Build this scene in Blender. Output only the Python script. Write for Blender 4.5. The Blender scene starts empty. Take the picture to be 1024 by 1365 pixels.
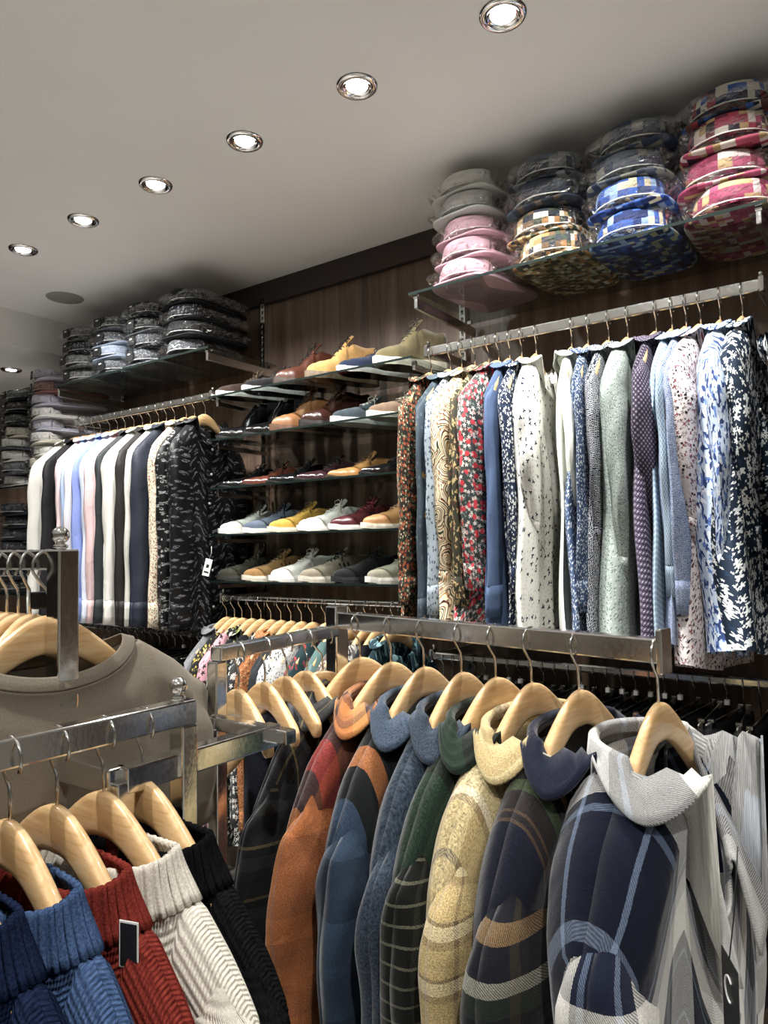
import bpy, math, random
from mathutils import Vector, Matrix
PI = math.pi
R = math.radians
S = bpy.context.scene
COL = S.collection

# ------------------------------------------------------------------ camera
cd = bpy.data.cameras.new('camera'); cam = bpy.data.objects.new('camera', cd); COL.objects.link(cam)
CAM_Z = 1.37
YAW, PITCH, ROLL = .623, .0503, -.0155
cd.sensor_fit = 'VERTICAL'; cd.sensor_height = 24.0; cd.lens = 24.0 * 960.0 / 1365.0
cd.clip_start = .02
_F = Vector((-math.sin(YAW) * math.cos(PITCH), math.cos(YAW) * math.cos(PITCH), math.sin(PITCH)))
_R0 = Vector((math.cos(YAW), math.sin(YAW), 0)); _U0 = _R0.cross(_F)
_Rr = _R0 * math.cos(ROLL) + _U0 * math.sin(ROLL); _U = -_R0 * math.sin(ROLL) + _U0 * math.cos(ROLL)
M = Matrix((_Rr, _U, -_F)).transposed().to_4x4(); M.translation = Vector((0, 0, CAM_Z))
cam.matrix_world = M
S.camera = cam
# ------------------------------------------------------------------ world, exposure
S.view_settings.view_transform = 'Standard'; S.view_settings.look = 'None'
S.view_settings.gamma = 1; S.view_settings.use_curve_mapping = False
S.view_settings.exposure = 0.38
SPOT_W = 52.0
WORLD = .09
w = bpy.data.worlds.new('shop_ambient'); S.world = w; w.use_nodes = True
w.node_tree.nodes['Background'].inputs[0].default_value = (.93, .96, 1, 1)
w.node_tree.nodes['Background'].inputs[1].default_value = WORLD
S.cycles.transparent_max_bounces = 32
S.cycles.max_bounces = 8
S.cycles.diffuse_bounces = 4
S.cycles.sample_clamp_indirect = 4.0

# ------------------------------------------------------------------ object helpers
def link(o, parent=None):
    COL.objects.link(o)
    if parent is not None: o.parent = parent
    return o
def tag(o, label, cat, group=None):
    o['label'] = label; o['category'] = cat
    if group: o['group'] = group
    return o
def thing(name, label, cat, loc=(0, 0, 0), rot=(0, 0, 0), group=None):
    o = bpy.data.objects.new(name, None); link(o); o.location = loc; o.rotation_euler = rot
    o.empty_display_size = .05
    return tag(o, label, cat, group)
class MB:
    """collects shapes for ONE mesh"""
    def __init__(s): s.v = []; s.f = []; s.uv = []; s.sm = []
    def vert(s, p, uv=None):
        s.v.append(tuple(p)); s.uv.append(uv if uv else (p[0] + p[1], p[2])); return len(s.v) - 1
    def face(s, ids, sm=True): s.f.append(tuple(ids)); s.sm.append(sm)
    def box(s, c, d, rot=None):
        b = len(s.v)
        for x in (-.5, .5):
            for y in (-.5, .5):
                for z in (-.5, .5):
                    p = Vector((x * d[0], y * d[1], z * d[2]))
                    if rot is not None: p = rot @ p
                    s.vert(p + Vector(c))
        for q in ((0, 1, 3, 2), (4, 6, 7, 5), (0, 4, 5, 1), (2, 3, 7, 6), (0, 2, 6, 4), (1, 5, 7, 3)):
            s.face([b + i for i in q], False)
        return s
    def bar(s, a, b, wd, ht):
        a = Vector(a); b = Vector(b); d = (b - a); L = d.length; d.normalize()
        up = Vector((0, 0, 1)) if abs(d.z) < .9 else Vector((0, 1, 0))
        sd = d.cross(up).normalized(); up = sd.cross(d)
        return s.box((a + b) / 2, (L, wd, ht), Matrix((d, sd, up)).transposed())
    def grid(s, rows, uvs=None, closed=False, sm=True, capstart=False, capend=False):
        b = len(s.v); nr = len(rows); nc = len(rows[0])
        for j in range(nr):
            for i in range(nc):
                s.vert(rows[j][i], uvs[j][i] if uvs else None)
        for j in range(nr - 1):
            for i in range(nc if closed else nc - 1):
                k = (i + 1) % nc
                s.face((b + j * nc + i, b + j * nc + k, b + (j + 1) * nc + k, b + (j + 1) * nc + i), sm)
        if capstart: s.face([b + i for i in range(nc)][::-1], sm)
        if capend: s.face([b + (nr - 1) * nc + i for i in range(nc)], sm)
        return s
    def tube(s, pts, r, n=6, caps=True, sq=1.0):
        pts = [Vector(p) for p in pts]; rows = []; prev = None
        rr = r if isinstance(r, (list, tuple)) else [r] * len(pts)
        for i, p in enumerate(pts):
            d = (pts[min(i + 1, len(pts) - 1)] - pts[max(i - 1, 0)]).normalized()
            if prev is None:
                prev = d.orthogonal().normalized()
            prev = (prev - d * prev.dot(d)).normalized(); q = d.cross(prev)
            rows.append([p + (prev * math.cos(2 * PI * k / n) + q * math.sin(2 * PI * k / n) * sq) * rr[i] for k in range(n)])
        return s.grid(rows, None, True, True, caps, caps)
    def lathe(s, prof, n=24, c=(0, 0, 0), axis='z'):
        rows = []
        for (r, z) in prof:
            row = []
            for k in range(n):
                a = 2 * PI * k / n
                p = (r * math.cos(a), r * math.sin(a), z) if axis == 'z' else (z, r * math.cos(a), r * math.sin(a)) if axis == 'x' else (r * math.cos(a), z, r * math.sin(a))
                row.append((p[0] + c[0], p[1] + c[1], p[2] + c[2]))
            rows.append(row)
        return s.grid(rows, None, True)
    def mesh(s, name, mat):
        me = bpy.data.meshes.new(name); me.from_pydata(s.v, [], s.f)
        me.polygons.foreach_set('use_smooth', s.sm)
        uvl = me.uv_layers.new(name='UVMap')
        li = [0] * len(me.loops); me.loops.foreach_get('vertex_index', li)
        flat = []
        for i in li: flat += s.uv[i]
        uvl.data.foreach_set('uv', flat)
        me.materials.append(mat); me.update(); return me
    def build(s, name, mat, parent=None, bevel=0, solid=0, sub=0):
        o = bpy.data.objects.new(name, s.mesh(name, mat)); link(o, parent)
        if solid:
            m = o.modifiers.new('thickness', 'SOLIDIFY'); m.thickness = solid; m.offset = 0
        if bevel:
            m = o.modifiers.new('bevel', 'BEVEL'); m.width = bevel; m.segments = 2; m.limit_method = 'ANGLE'
        if sub:
            m = o.modifiers.new('sub', 'SUBSURF'); m.levels = sub; m.render_levels = sub
        return o
def struct(name, mb, mat, parent=None, bevel=0):
    o = mb.build(name, mat, parent, bevel)
    if parent is None: o['kind'] = 'structure'
    return o
def copy_tree(o, parent=None):
    c = o.copy(); COL.objects.link(c); c.parent = parent
    for ch in list(o.children): copy_tree(ch, c)
    return c

# ------------------------------------------------------------------ material helpers
class G:
    def __init__(s, name):
        s.mat = bpy.data.materials.new(name); s.mat.use_nodes = True; s.t = s.mat.node_tree
        s.t.nodes.clear(); s.out = s.t.nodes.new('ShaderNodeOutputMaterial')
    def n(s, typ, ins=None, **props):
        nd = s.t.nodes.new('ShaderNode' + typ)
        for k, v in props.items(): setattr(nd, k, v)
        for k, v in (ins or {}).items(): s.put(nd.inputs[k], v)
        return nd
    def put(s, sock, v):
        if isinstance(v, bpy.types.NodeSocket): s.t.links.new(v, sock)
        elif isinstance(v, tuple) and len(v) == 3 and sock.type == 'RGBA': sock.default_value = (*v, 1)
        else: sock.default_value = v
    def m(s, op, a, b=0.0, c=0.0):
        nd = s.t.nodes.new('ShaderNodeMath'); nd.operation = op
        s.put(nd.inputs[0], a); s.put(nd.inputs[1], b); s.put(nd.inputs[2], c); return nd.outputs[0]
    def mix(s, f, a, b, mode='MIX'):
        nd = s.t.nodes.new('ShaderNodeMix'); nd.data_type = 'RGBA'; nd.blend_type = mode
        s.put(nd.inputs[0], f); s.put(nd.inputs[6], a); s.put(nd.inputs[7], b); return nd.outputs[2]
    def uv(s, sx=1, sy=1, ox=0, oy=0, rz=0):
        t = s.n('TexCoord'); mp = s.n('Mapping', {'Vector': t.outputs['UV'], 'Location': (ox, oy, 0), 'Rotation': (0, 0, rz), 'Scale': (sx, sy, 1)})
        return mp.outputs[0]
    def obj(s, sc=(1, 1, 1)):
        t = s.n('TexCoord'); return s.n('Mapping', {'Vector': t.outputs['Object'], 'Scale': sc}).outputs[0]
    def noise(s, vec, scale, detail=3, rough=.5, col=False, dist=0):
        nd = s.n('TexNoise', {'Vector': vec, 'Scale': scale, 'Detail': detail, 'Roughness': rough, 'Distortion': dist})
        return nd.outputs['Color' if col else 'Fac']
    def ramp(s, fac, stops, interp='LINEAR'):
        nd = s.t.nodes.new('ShaderNodeValToRGB'); cr = nd.color_ramp; cr.interpolation = interp
        while len(cr.elements) > 1: cr.elements.remove(cr.elements[-1])
        cr.elements[0].position = stops[0][0]; cr.elements[0].color = (*stops[0][1], 1)
        for p, c in stops[1:]:
            e = cr.elements.new(p); e.color = (*c, 1)
        s.put(nd.inputs[0], fac); return nd.outputs[0]
    def sep(s, v):
        nd = s.n('SeparateXYZ', {0: v}); return nd.outputs[0], nd.outputs[1]
    def warp(s, vec, scale, amt):
        nz = s.noise(vec, scale, 2, .5, True)
        a = s.n('VectorMath', {0: nz, 1: (.5, .5, .5)}, operation='SUBTRACT').outputs[0]
        b = s.n('VectorMath', {0: a, 'Scale': amt}, operation='SCALE').outputs[0]
        return s.n('VectorMath', {0: vec, 1: b}, operation='ADD').outputs[0]
    def pbsdf(s, col, rough=.6, metal=0, bump=None, bstr=.3, bdist=.002, spec=.5, sheen=0, coat=0):
        b = s.n('BsdfPrincipled', {'Base Color': col, 'Roughness': rough, 'Metallic': metal, 'Specular IOR Level': spec})
        if sheen: b.inputs['Sheen Weight'].default_value = sheen; b.inputs['Sheen Roughness'].default_value = .4
        if coat: b.inputs['Coat Weight'].default_value = coat; b.inputs['Coat Roughness'].default_value = .08
        if bump is not None:
            bp = s.n('Bump', {'Height': bump, 'Strength': bstr, 'Distance': bdist}); s.t.links.new(bp.outputs[0], b.inputs['Normal'])
        s.t.links.new(b.outputs[0], s.out.inputs[0]); return s.mat
def lin(h):
    """'rrggbb' -> linear rgb"""
    o = []
    for i in (0, 2, 4):
        c = int(h[i:i + 2], 16) / 255; o.append(c / 12.92 if c <= .04045 else ((c + .055) / 1.055) ** 2.4)
    l_ = .25 * o[0] + .65 * o[1] + .1 * o[2]
    return tuple(v * .86 + l_ * .14 for v in o)
_mc = {}
def plain(name, hexc, rough=.6, metal=0, spec=.5, coat=0):
    k = ('p', name)
    if k not in _mc: _mc[k] = G(name).pbsdf(lin(hexc), rough, metal, spec=spec, coat=coat)
    return _mc[k]

# ---- fabric patterns: each returns a colour socket from uv in metres
def weave(g, uv):
    return g.noise(uv, 900, 2, .6)
def blob(g, uv, scale, thr, seed, keep=1.0, petals=0, rnd=1.0, warp=0.0):
    v = g.n('VectorMath', {0: uv, 1: (seed * 1.37, seed * 2.11, 0)}, operation='ADD').outputs[0]
    if warp: v = g.warp(v, scale * .9, warp / scale)
    vo = g.n('TexVoronoi', {'Vector': v, 'Scale': scale, 'Randomness': rnd}, voronoi_dimensions='2D')
    d = vo.outputs['Distance']; cc = vo.outputs['Color']; cr, cg = g.sep(cc)
    th = thr
    if petals:
        dv = g.n('VectorMath', {0: v, 1: vo.outputs['Position']}, operation='SUBTRACT').outputs[0]
        dx, dy = g.sep(dv)
        an = g.m('ARCTAN2', dy, dx)
        an = g.m('MULTIPLY_ADD', an, float(petals), g.m('MULTIPLY', cg, 6.28))
        th = g.m('MULTIPLY', g.m('MULTIPLY_ADD', g.m('COSINE', an), .32, .68), thr)
    f = g.m('LESS_THAN', d, th)
    if keep < 1: f = g.m('MULTIPLY', f, g.m('LESS_THAN', cr, keep))
    return f, cg, d
def pat_floral(base, layers):
    def fn(g, uv):
        c = lin(base)
        for i, (h, sc, thr, keep, pet) in enumerate(layers):
            f, cg, d = blob(g, uv, sc, thr, i * 3.3 + 1, keep, pet, 1.0, .25)
            c = g.mix(f, c, lin(h))
        return c
    return fn
def pat_paisley(g, uv):
    v = g.warp(uv, 9, .10)
    vo = g.n('TexVoronoi', {'Vector': v, 'Scale': 13.0}, voronoi_dimensions='2D')
    d = g.m('FRACT', g.m('MULTIPLY', vo.outputs['Distance'], 2.7))
    c = g.ramp(d, [(0, lin('e8dcb8')), (.16, lin('4a1f1a')), (.26, lin('e9dcb6')), (.42, lin('b8864e')), (.52, lin('efe3c0')), (.64, lin('2f3a28')), (.74, lin('e6d6ac')), (.84, lin('7a2f2a')), (.93, lin('ece0c0'))], 'CONSTANT')
    f, cg, dd = blob(g, uv, 60, .25, 3, .5, 0)
    return g.mix(g.m('MULTIPLY', f, .8), c, lin('7a4a30'))
def pat_grid(base, ring, dot, sc):
    def fn(g, uv):
        v = g.n('Mapping', {'Vector': uv, 'Rotation': (0, 0, PI / 4)}).outputs[0]
        vo = g.n('TexVoronoi', {'Vector': v, 'Scale': sc, 'Randomness': 0.0}, voronoi_dimensions='2D')
        d = vo.outputs['Distance']
        c = g.ramp(d, [(0, lin(dot)), (.14, lin(base)), (.25, lin(ring)), (.38, lin(base))], 'CONSTANT')
        return c
    return fn
def pat_maze(base, line, sc):
    def fn(g, uv):
        vo = g.n('TexVoronoi', {'Vector': uv, 'Scale': sc, 'Randomness': .6}, voronoi_dimensions='2D', distance='CHEBYCHEV')
        d = g.m('FRACT', g.m('MULTIPLY', vo.outputs['Distance'], 3.1))
        return g.mix(g.m('LESS_THAN', d, .38), lin(base), lin(line))
    return fn
def pat_strokes(base, line, sc=28.0, thr=.22):
    def fn(g, uv):
        c = lin(base)
        for i, (rz) in enumerate((.5, -.7)):
            v = g.warp(g.n('Mapping', {'Vector': uv, 'Rotation': (0, 0, rz), 'Scale': (.38, 1.25, 1), 'Location': (i * .7, 0, 0)}).outputs[0], 14, .03)
            vo = g.n('TexVoronoi', {'Vector': v, 'Scale': sc, 'Randomness': .45}, voronoi_dimensions='2D')
            f = g.m('LESS_THAN', vo.outputs['Distance'], thr)
            st = g.m('GREATER_THAN', g.noise(v, 260, 1), .5)
            c = g.mix(g.m('MULTIPLY', g.m('MULTIPLY', f, st), .75), c, lin(line))
        return c
    return fn
def pat_leaf(base, cols, sc=45, thr=.52):
    def fn(g, uv):
        c = lin(base)
        for i, h in enumerate(cols):
            v = g.n('Mapping', {'Vector': uv, 'Rotation': (0, 0, .6 - 1.3 * i), 'Scale': (1, .45, 1), 'Location': (i * .37, i * .53, 0)}).outputs[0]
            nz = g.noise(v, sc * 1.5, 2, .4, dist=.4)
            c = g.mix(g.m('GREATER_THAN', nz, thr), c, lin(h))
        return c
    return fn
def stripes(g, x, period, stops, off=0.0):
    f = g.m('FRACT', g.m('ADD', g.m('DIVIDE', x, period), off))
    return g.ramp(f, [(p, lin(h)) for p, h in stops], 'CONSTANT')
def pat_plaid(pu, su, pv, sv, fuzz=.35, rz=0.0):
    def fn(g, uv):
        v2 = g.warp(uv, 320, .0012)
        if rz: v2 = g.n('Mapping', {'Vector': v2, 'Rotation': (0, 0, rz)}).outputs[0]
        x, y = g.sep(v2)
        a = stripes(g, x, pu, su); b = stripes(g, y, pv, sv)
        tw = g.m('GREATER_THAN', g.m('FRACT', g.m('MULTIPLY', g.m('ADD', x, y), 330.0)), .5)
        c = g.mix(g.m('MULTIPLY_ADD', tw, .5, .25), a, b)
        nz = g.noise(g.n('Mapping', {'Vector': uv, 'Scale': (1, 2.2, 1)}).outputs[0], 330, 4, .75)
        return g.mix(min(1, fuzz * 1.5), c, g.mix(1.0, c, g.ramp(nz, [(.32, (.15, .15, .15)), (.68, (1.9, 1.9, 1.9))]), 'MULTIPLY'))
    return fn
def pat_check(cols, size=.012, seed=0.0):
    def fn(g, uv):
        sc = g.n('VectorMath', {0: uv, 'Scale': 1.0 / size}, operation='SCALE').outputs[0]
        sc = g.n('VectorMath', {0: sc, 1: (seed, seed, .37)}, operation='ADD').outputs[0]
        fl = g.n('VectorMath', {0: sc}, operation='FLOOR').outputs[0]
        wn = g.n('TexWhiteNoise', {'Vector': fl}, noise_dimensions='3D').outputs['Value']
        n = len(cols)
        return g.ramp(wn, [(i / n, lin(h)) for i, h in enumerate(cols)], 'CONSTANT')
    return fn
def pat_melange(h1, h2, sc=500, ratio=.5):
    def fn(g, uv):
        nz = g.noise(uv, sc, 4, .75)
        return g.ramp(nz, [(ratio - .12, lin(h1)), (ratio + .12, lin(h2))])
    return fn
def pat_plain(h):
    return lambda g, uv: lin(h)
def fabric(name, fn, rough=.8, bstr=.25, sheen=0.0, spec=.25, bump=None, bdist=.0008):
    g = G(name); uv = g.uv(); c = fn(g, uv)
    if bump is None:
        big = g.noise(uv, 14, 3, .5, dist=.8)
        b = g.m('MULTIPLY_ADD', big, 13.0, weave(g, uv))
    else: b = bump(g, uv)
    return g.pbsdf(c, rough, 0, b, bstr, bdist, spec, sheen)
def knit_rib(period):       # ridges across u
    def fn(g, uv):
        x, y = g.sep(uv); return g.m('ADD', g.m('SINE', g.m('MULTIPLY', x, 2 * PI / period)), g.m('MULTIPLY', g.noise(uv, 500, 2), .8))
    return fn
def knit_rows(period, pu=.006):
    def fn(g, uv):
        x, y = g.sep(uv)
        a = g.m('SINE', g.m('MULTIPLY', y, 2 * PI / period)); b = g.m('SINE', g.m('MULTIPLY', x, 2 * PI / pu))
        return g.m('ADD', g.m('ADD', a, g.m('MULTIPLY', b, .6)), g.m('MULTIPLY', g.noise(uv, 500, 2), .7))
    return fn

# ---- common materials
def chrome_mat():
    g = G('polished_chrome'); nz = g.noise(g.obj(), 30, 3)
    return g.pbsdf((.80, .80, .79), .08, 1.0, nz, .04, .002)
CHROME = chrome_mat()
def steel_mat():
    g = G('worn_chrome_tube'); nz = g.noise(g.obj((3, 3, 3)), 60, 4)
    r = g.m('MULTIPLY_ADD', nz, .18, .06)
    return g.pbsdf((.78, .78, .77), r, 1.0, nz, .05, .002)
STEEL = steel_mat()
WIRE = plain('chrome_wire', 'c9c9c6', .16, 1.0)
def wood_hanger():
    g = G('pale_varnished_beech'); v = g.obj((1, 10, 10))
    nz = g.noise(v, 9, 4, .55, dist=1.2); fine = g.noise(g.obj((6, 60, 60)), 12, 2)
    c = g.ramp(nz, [(.3, lin('cc9f60')), (.5, lin('dfb679')), (.75, lin('ecce98'))])
    c = g.mix(g.m('MULTIPLY', fine, .25), c, lin('a8743a'))
    return g.pbsdf(c, .32, 0, fine, .04, .001, .5, 0, .35)
BEECH = wood_hanger()
def walnut():
    g = G('dark_walnut_panel'); v = g.obj((1, 1, .06))
    nz = g.noise(v, 26, 5, .6, dist=.6); n2 = g.noise(g.obj((1, 1, .02)), 160, 3, .6)
    c = g.ramp(nz, [(.3, lin('4a382e')), (.5, lin('6b5546')), (.72, lin('85705e'))])
    c = g.mix(g.m('MULTIPLY', n2, .35), c, lin('33251e'))
    return g.pbsdf(c, .38, 0, n2, .1, .001)
WALNUT = walnut()
def ceiling_mat():
    g = G('matt_ceiling_paint'); nz = g.noise(g.obj(), 3, 3)
    return g.pbsdf(g.ramp(nz, [(.3, (.80, .80, .78)), (.7, (.84, .84, .82))]), .85, 0, g.noise(g.obj(), 200, 2), .05, .001)
CEIL = ceiling_mat()
def clear(name, tint, rough, base=.04, bump=0.0, bsc=40, fres=1.0):
    g = G(name)
    tr = g.n('BsdfTransparent', {'Color': tint}); gl = g.n('BsdfGlossy', {'Color': (1, 1, 1), 'Roughness': rough})
    fr = g.n('Fresnel', {'IOR': 1.5})
    if bump:
        nz = g.noise(g.obj((1, 1, 1.6)), bsc, 4, .62, dist=1.5)
        vc = g.n('TexVoronoi', {'Vector': g.warp(g.obj((1, 1, 1.4)), 30, .03), 'Scale': 48.0}, feature='F1').outputs['Distance']
        nz = g.m('MULTIPLY_ADD', vc, .9, nz)
        bp = g.n('Bump', {'Height': nz, 'Strength': bump, 'Distance': .028}); g.t.links.new(bp.outputs[0], gl.inputs['Normal']); g.t.links.new(bp.outputs[0], fr.inputs['Normal'])
    bf = g.m('SUBTRACT', 1.0, g.n('NewGeometry').outputs['Backfacing'])
    f = g.m('MULTIPLY', g.m('MINIMUM', g.m('MULTIPLY_ADD', fr.outputs[0], fres, base), 1.0), bf)
    mx = g.n('MixShader', {0: f}); g.t.links.new(tr.outputs[0], mx.inputs[1]); g.t.links.new(gl.outputs[0], mx.inputs[2])
    g.t.links.new(mx.outputs[0], g.out.inputs[0]); return g.mat
GLASS = clear('shelf_glass', (.70, .74, .73), .02, .0)
GEDGE = plain('glass_edge', '16211f', .15, 0, .5)
PLASTIC = clear('crinkled_clear_film', (.98, .98, .98), .10, .045, 1.0, 22, 1.1)
BLACKP = plain('black_card', '16171a', .5)
WHITEP = plain('white_card', 'e4e4e0', .6)
BLACKPL = plain('black_plastic', '0c0c0d', .35)

# ------------------------------------------------------------------ room
ZC = 2.52
X0, X1, Y0, Y1 = -6.0, 2.6, -3.2, 2.2
struct('floor', MB().box(((X0 + X1) / 2, (Y0 + Y1) / 2, -.05), (X1 - X0, Y1 - Y0, .1)), G('pale_floor_tile').pbsdf((.45, .435, .41), .35))
struct('ceiling', MB().box(((-3.36 + X1) / 2, (Y0 + Y1) / 2, ZC + .05), (X1 + 3.36, Y1 - Y0, .1)), CEIL)
struct('trim_1', MB().box(((X0 - 3.36) / 2, (Y0 + Y1) / 2, 2.352 + .134), (-3.36 - X0, Y1 - Y0, .268)), CEIL)      # dropped ceiling beyond the beam
struct('wall_back', MB().box(((X0 + X1) / 2, Y1 + .05, ZC / 2), (X1 - X0, .1, ZC)), WALNUT)
PAINT = plain('off_white_wall_paint', 'b5b1a8', .8)
struct('wall_front', MB().box(((X0 + X1) / 2, Y0 - .05, ZC / 2), (X1 - X0, .1, ZC)), PAINT)
struct('wall_left', MB().box((X0 - .05, (Y0 + Y1) / 2, ZC / 2), (.1, Y1 - Y0, ZC)), plain('dark_wall', '3a3634', .7))
struct('wall_right', MB().box((X1 + .05, (Y0 + Y1) / 2, ZC / 2), (.1, Y1 - Y0, ZC)), PAINT)
struct('trim_2', MB().box(((-3.36 + X1) / 2, Y1 - .012, 2.472), (X1 + 3.36, .024, .096)), plain('dark_fascia_board', '2c211c', .45), bevel=.002)

# ------------------------------------------------------------------ ceiling downlights
def downlight(x, y, z, label, group=None, aim=(0, .12), bulbs=True, power=1.0):
    t = thing('downlight', label, 'ceiling light', (x, y, z), group=group)
    rg = MB().lathe([(.034, -.001), (.036, -.004), (.041, -.007), (.047, -.007), (.052, -.003), (.053, .0)], 40)
    rg.build('trim_ring', CHROME, t)
    MB().lathe([(.037, -.006), (.033, -.001), (.026, -.0005)], 36).build('inner_bezel', CHROME, t)
    bm = MB().lathe([(.0005, -.005), (.015, -.0045), (.026, -.003), (.0275, -.001)], 28)
    b = bm.build('bulb', LAMPM, t)
    ld = bpy.data.lights.new('downlight_lamp', 'SPOT'); ld.energy = SPOT_W * power; ld.spot_size = R(118); ld.spot_blend = .75
    ld.shadow_soft_size = .026; ld.color = (1.0, .975, .94)
    lo = bpy.data.objects.new('lamp_light', ld); link(lo, t); lo.location = (0, 0, -.012)
    lo.rotation_euler = Vector((aim[0], aim[1], -1)).to_track_quat('-Z', 'Y').to_euler()
    return t
g = G('lit_bulb'); e = g.n('Emission', {'Color': (1, .98, .93), 'Strength': 9.0}); g.t.links.new(e.outputs[0], g.out.inputs[0]); LAMPM = g.mat
ords = ['nearest and largest, top right of the ceiling', 'second from the near end of the ceiling row', 'third from the near end of the ceiling row', 'fourth from the near end of the ceiling row', 'fifth from the near end of the ceiling row', 'farthest, leftmost of the ceiling row']
for k in range(6):
    downlight(-.655 - .4 * k, 1.381, ZC, 'round chrome recessed downlight, ' + ords[k], 'row of chrome downlights in the ceiling', (0, .30))
downlight(-.255, 1.381, ZC, 'round chrome recessed downlight over the blossom shirts, out of frame', None, (0, .30))
downlight(-3.82, 1.93, 2.352, 'small round downlight in the lowered ceiling at far left', None, (0, .1), power=.6)
for (x, y) in ((-.9, .1), (-2.1, .2), (.3, -.1), (-3.2, -.3), (1.3, .6), (-.3, -1.4), (-2.4, -1.6), (1.3, -1.6)):
    downlight(x, y, ZC, 'round chrome recessed downlight behind the viewer at %.1f metres' % y, 'downlights over the racks', (0, .1), power=1.3)
t = MB().lathe([(.0005, -.004), (.066, -.004), (.07, -.003), (.078, -.002), (.080, 0)], 48).build('ceiling_speaker', plain('grey_grille', '8d8c88', .7))
t.location = (-3.02, 1.763, ZC); tag(t, 'flat round grey speaker grille in the ceiling at left', 'ceiling speaker')

# ------------------------------------------------------------------ wall system: standards, brackets, shelves, rails
ZR, ZS = 1.983, 2.145
YR = 1.9
for i, (x, nm) in enumerate(((-3.19, 'beside the plain shirts'), (-2.19, 'between the plain shirts and the shoes'), (-1.215, 'between the shoes and the printed shirts'), (-.2, 'beyond the blossom shirt'))):
    m = MB().box((x - .008, 2.188, 1.3), (.006, .024, 2.3)).box((x + .008, 2.188, 1.3), (.006, .024, 2.3)).box((x, 2.194, 1.3), (.016, .01, 2.3))
    for k in range(90): m.box((x, 2.179, .2 + k * .025), (.012, .004, .008))
    tag(m.build('shelf_upright', STEEL), 'slotted chrome wall upright ' + nm, 'shelf upright')
def bracket(x, z, yfront, label, big=True):
    t = thing('shelf_bracket', label, 'bracket', (x, 2.18, z), group='shelf brackets')
    h = .032 if big else .018
    MB().bar((0, 0, -h), (0, yfront - 2.18, -h * .75 - .004), .012, h * 1.0).build('arm', STEEL, t, .002)
    MB().box((0, yfront - 2.18 + .005, -.006), (.014, .012, .014)).build('rubber_pad', WIRE, t)
    MB().box((0, -.03, -.004), (.014, .014, .01)).build('rubber_pad', WIRE, t)
def glass_shelf(x0, x1, y0, z, label, th=.008):
    t = thing('glass_shelf', label, 'glass shelf', ((x0 + x1) / 2, 2.17, z))
    MB().box((0, (y0 - 2.17) / 2, -th / 2), (x1 - x0, 2.17 - y0, th)).build('glass_pane', GLASS, t)
    MB().box((0, y0 - 2.17, -th / 2), (x1 - x0, .0012, th)).build('polished_edge', GEDGE, t)
glass_shelf(-1.19, -.215, 1.80, ZS, 'long clear glass shelf carrying the packed check shirts at upper right')
glass_shelf(-.205, .75, 1.80, ZS, 'clear glass shelf past the right edge above the shirts')
glass_shelf(-3.17, -2.10, 1.80, ZS, 'clear glass shelf carrying the packed dark shirts at upper left')
for x, s in ((-1.17, 'steel bracket under the left end of the check shirt shelf'), (-.235, 'steel bracket under the right end of the check shirt shelf'), (-2.12, 'steel bracket under the right end of the dark shirt shelf'), (-3.15, 'steel bracket under the left end of the dark shirt shelf')):
    bracket(x, ZS - .006, 1.81, s)
SHZ = (1.970, 1.800, 1.612, 1.433, 1.256)
onm = ('topmost shoe shelf under the boots', 'second shoe shelf from the top', 'middle shoe shelf under the dress shoes', 'fourth shoe shelf under the bright sneakers', 'lowest shoe shelf under the runners')
for z, s in zip(SHZ, onm):
    glass_shelf(-2.17, -1.22, 1.86, z, 'clear glass ' + s, .007)
    bracket(-2.165, z - .007, 1.90, 'small steel bracket at the left of the ' + s, False)
    bracket(-1.24, z - .007, 1.90, 'small steel bracket at the right of the ' + s, False)
def rail(x0, x1, y, z, label, h=.03, wd=.015):
    t = thing('garment_rail', label, 'garment rail', ((x0 + x1) / 2, y, z))
    L = (x1 - x0) / 2
    MB().box((0, 0, 0), (2 * L, wd, h)).build('rail_tube', STEEL, t, .005)
    for s in (-1, 1):
        MB().box((s * (L - .012), .14, -.002), (.012, 2.18 - y, .026)).build('rail_arm', STEEL, t, .002)
        MB().box((s * (L + .004), -.004, 0), (.014, .03, .04)).build('end_cap', CHROME, t, .005)
        MB().lathe([(.001, .034), (.005, .032), (.006, .027), (.003, .022), (.004, .018)], 12, (s * (L + .002), -.002, 0)).build('finial', CHROME, t)
    return t
rail(-1.18, -.25, YR, ZR, 'upper chrome rail carrying the printed shirts at right')
rail(-.2, .7, YR, ZR, 'upper chrome rail past the right edge of the frame')
rail(-3.13, -2.19, YR, ZR, 'upper chrome rail carrying the plain shirts at left')
rail(-1.18, .75, YR, 1.04, 'lower chrome rail carrying the black trousers at right', .022, .02)
rail(-2.13, -1.24, YR, 1.19, 'chrome rail below the shoe shelves carrying floral shirts', .018, .018)
rail(-3.15, -2.22, YR, 1.04, 'lower chrome rail under the plain shirts', .022, .02)

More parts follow.
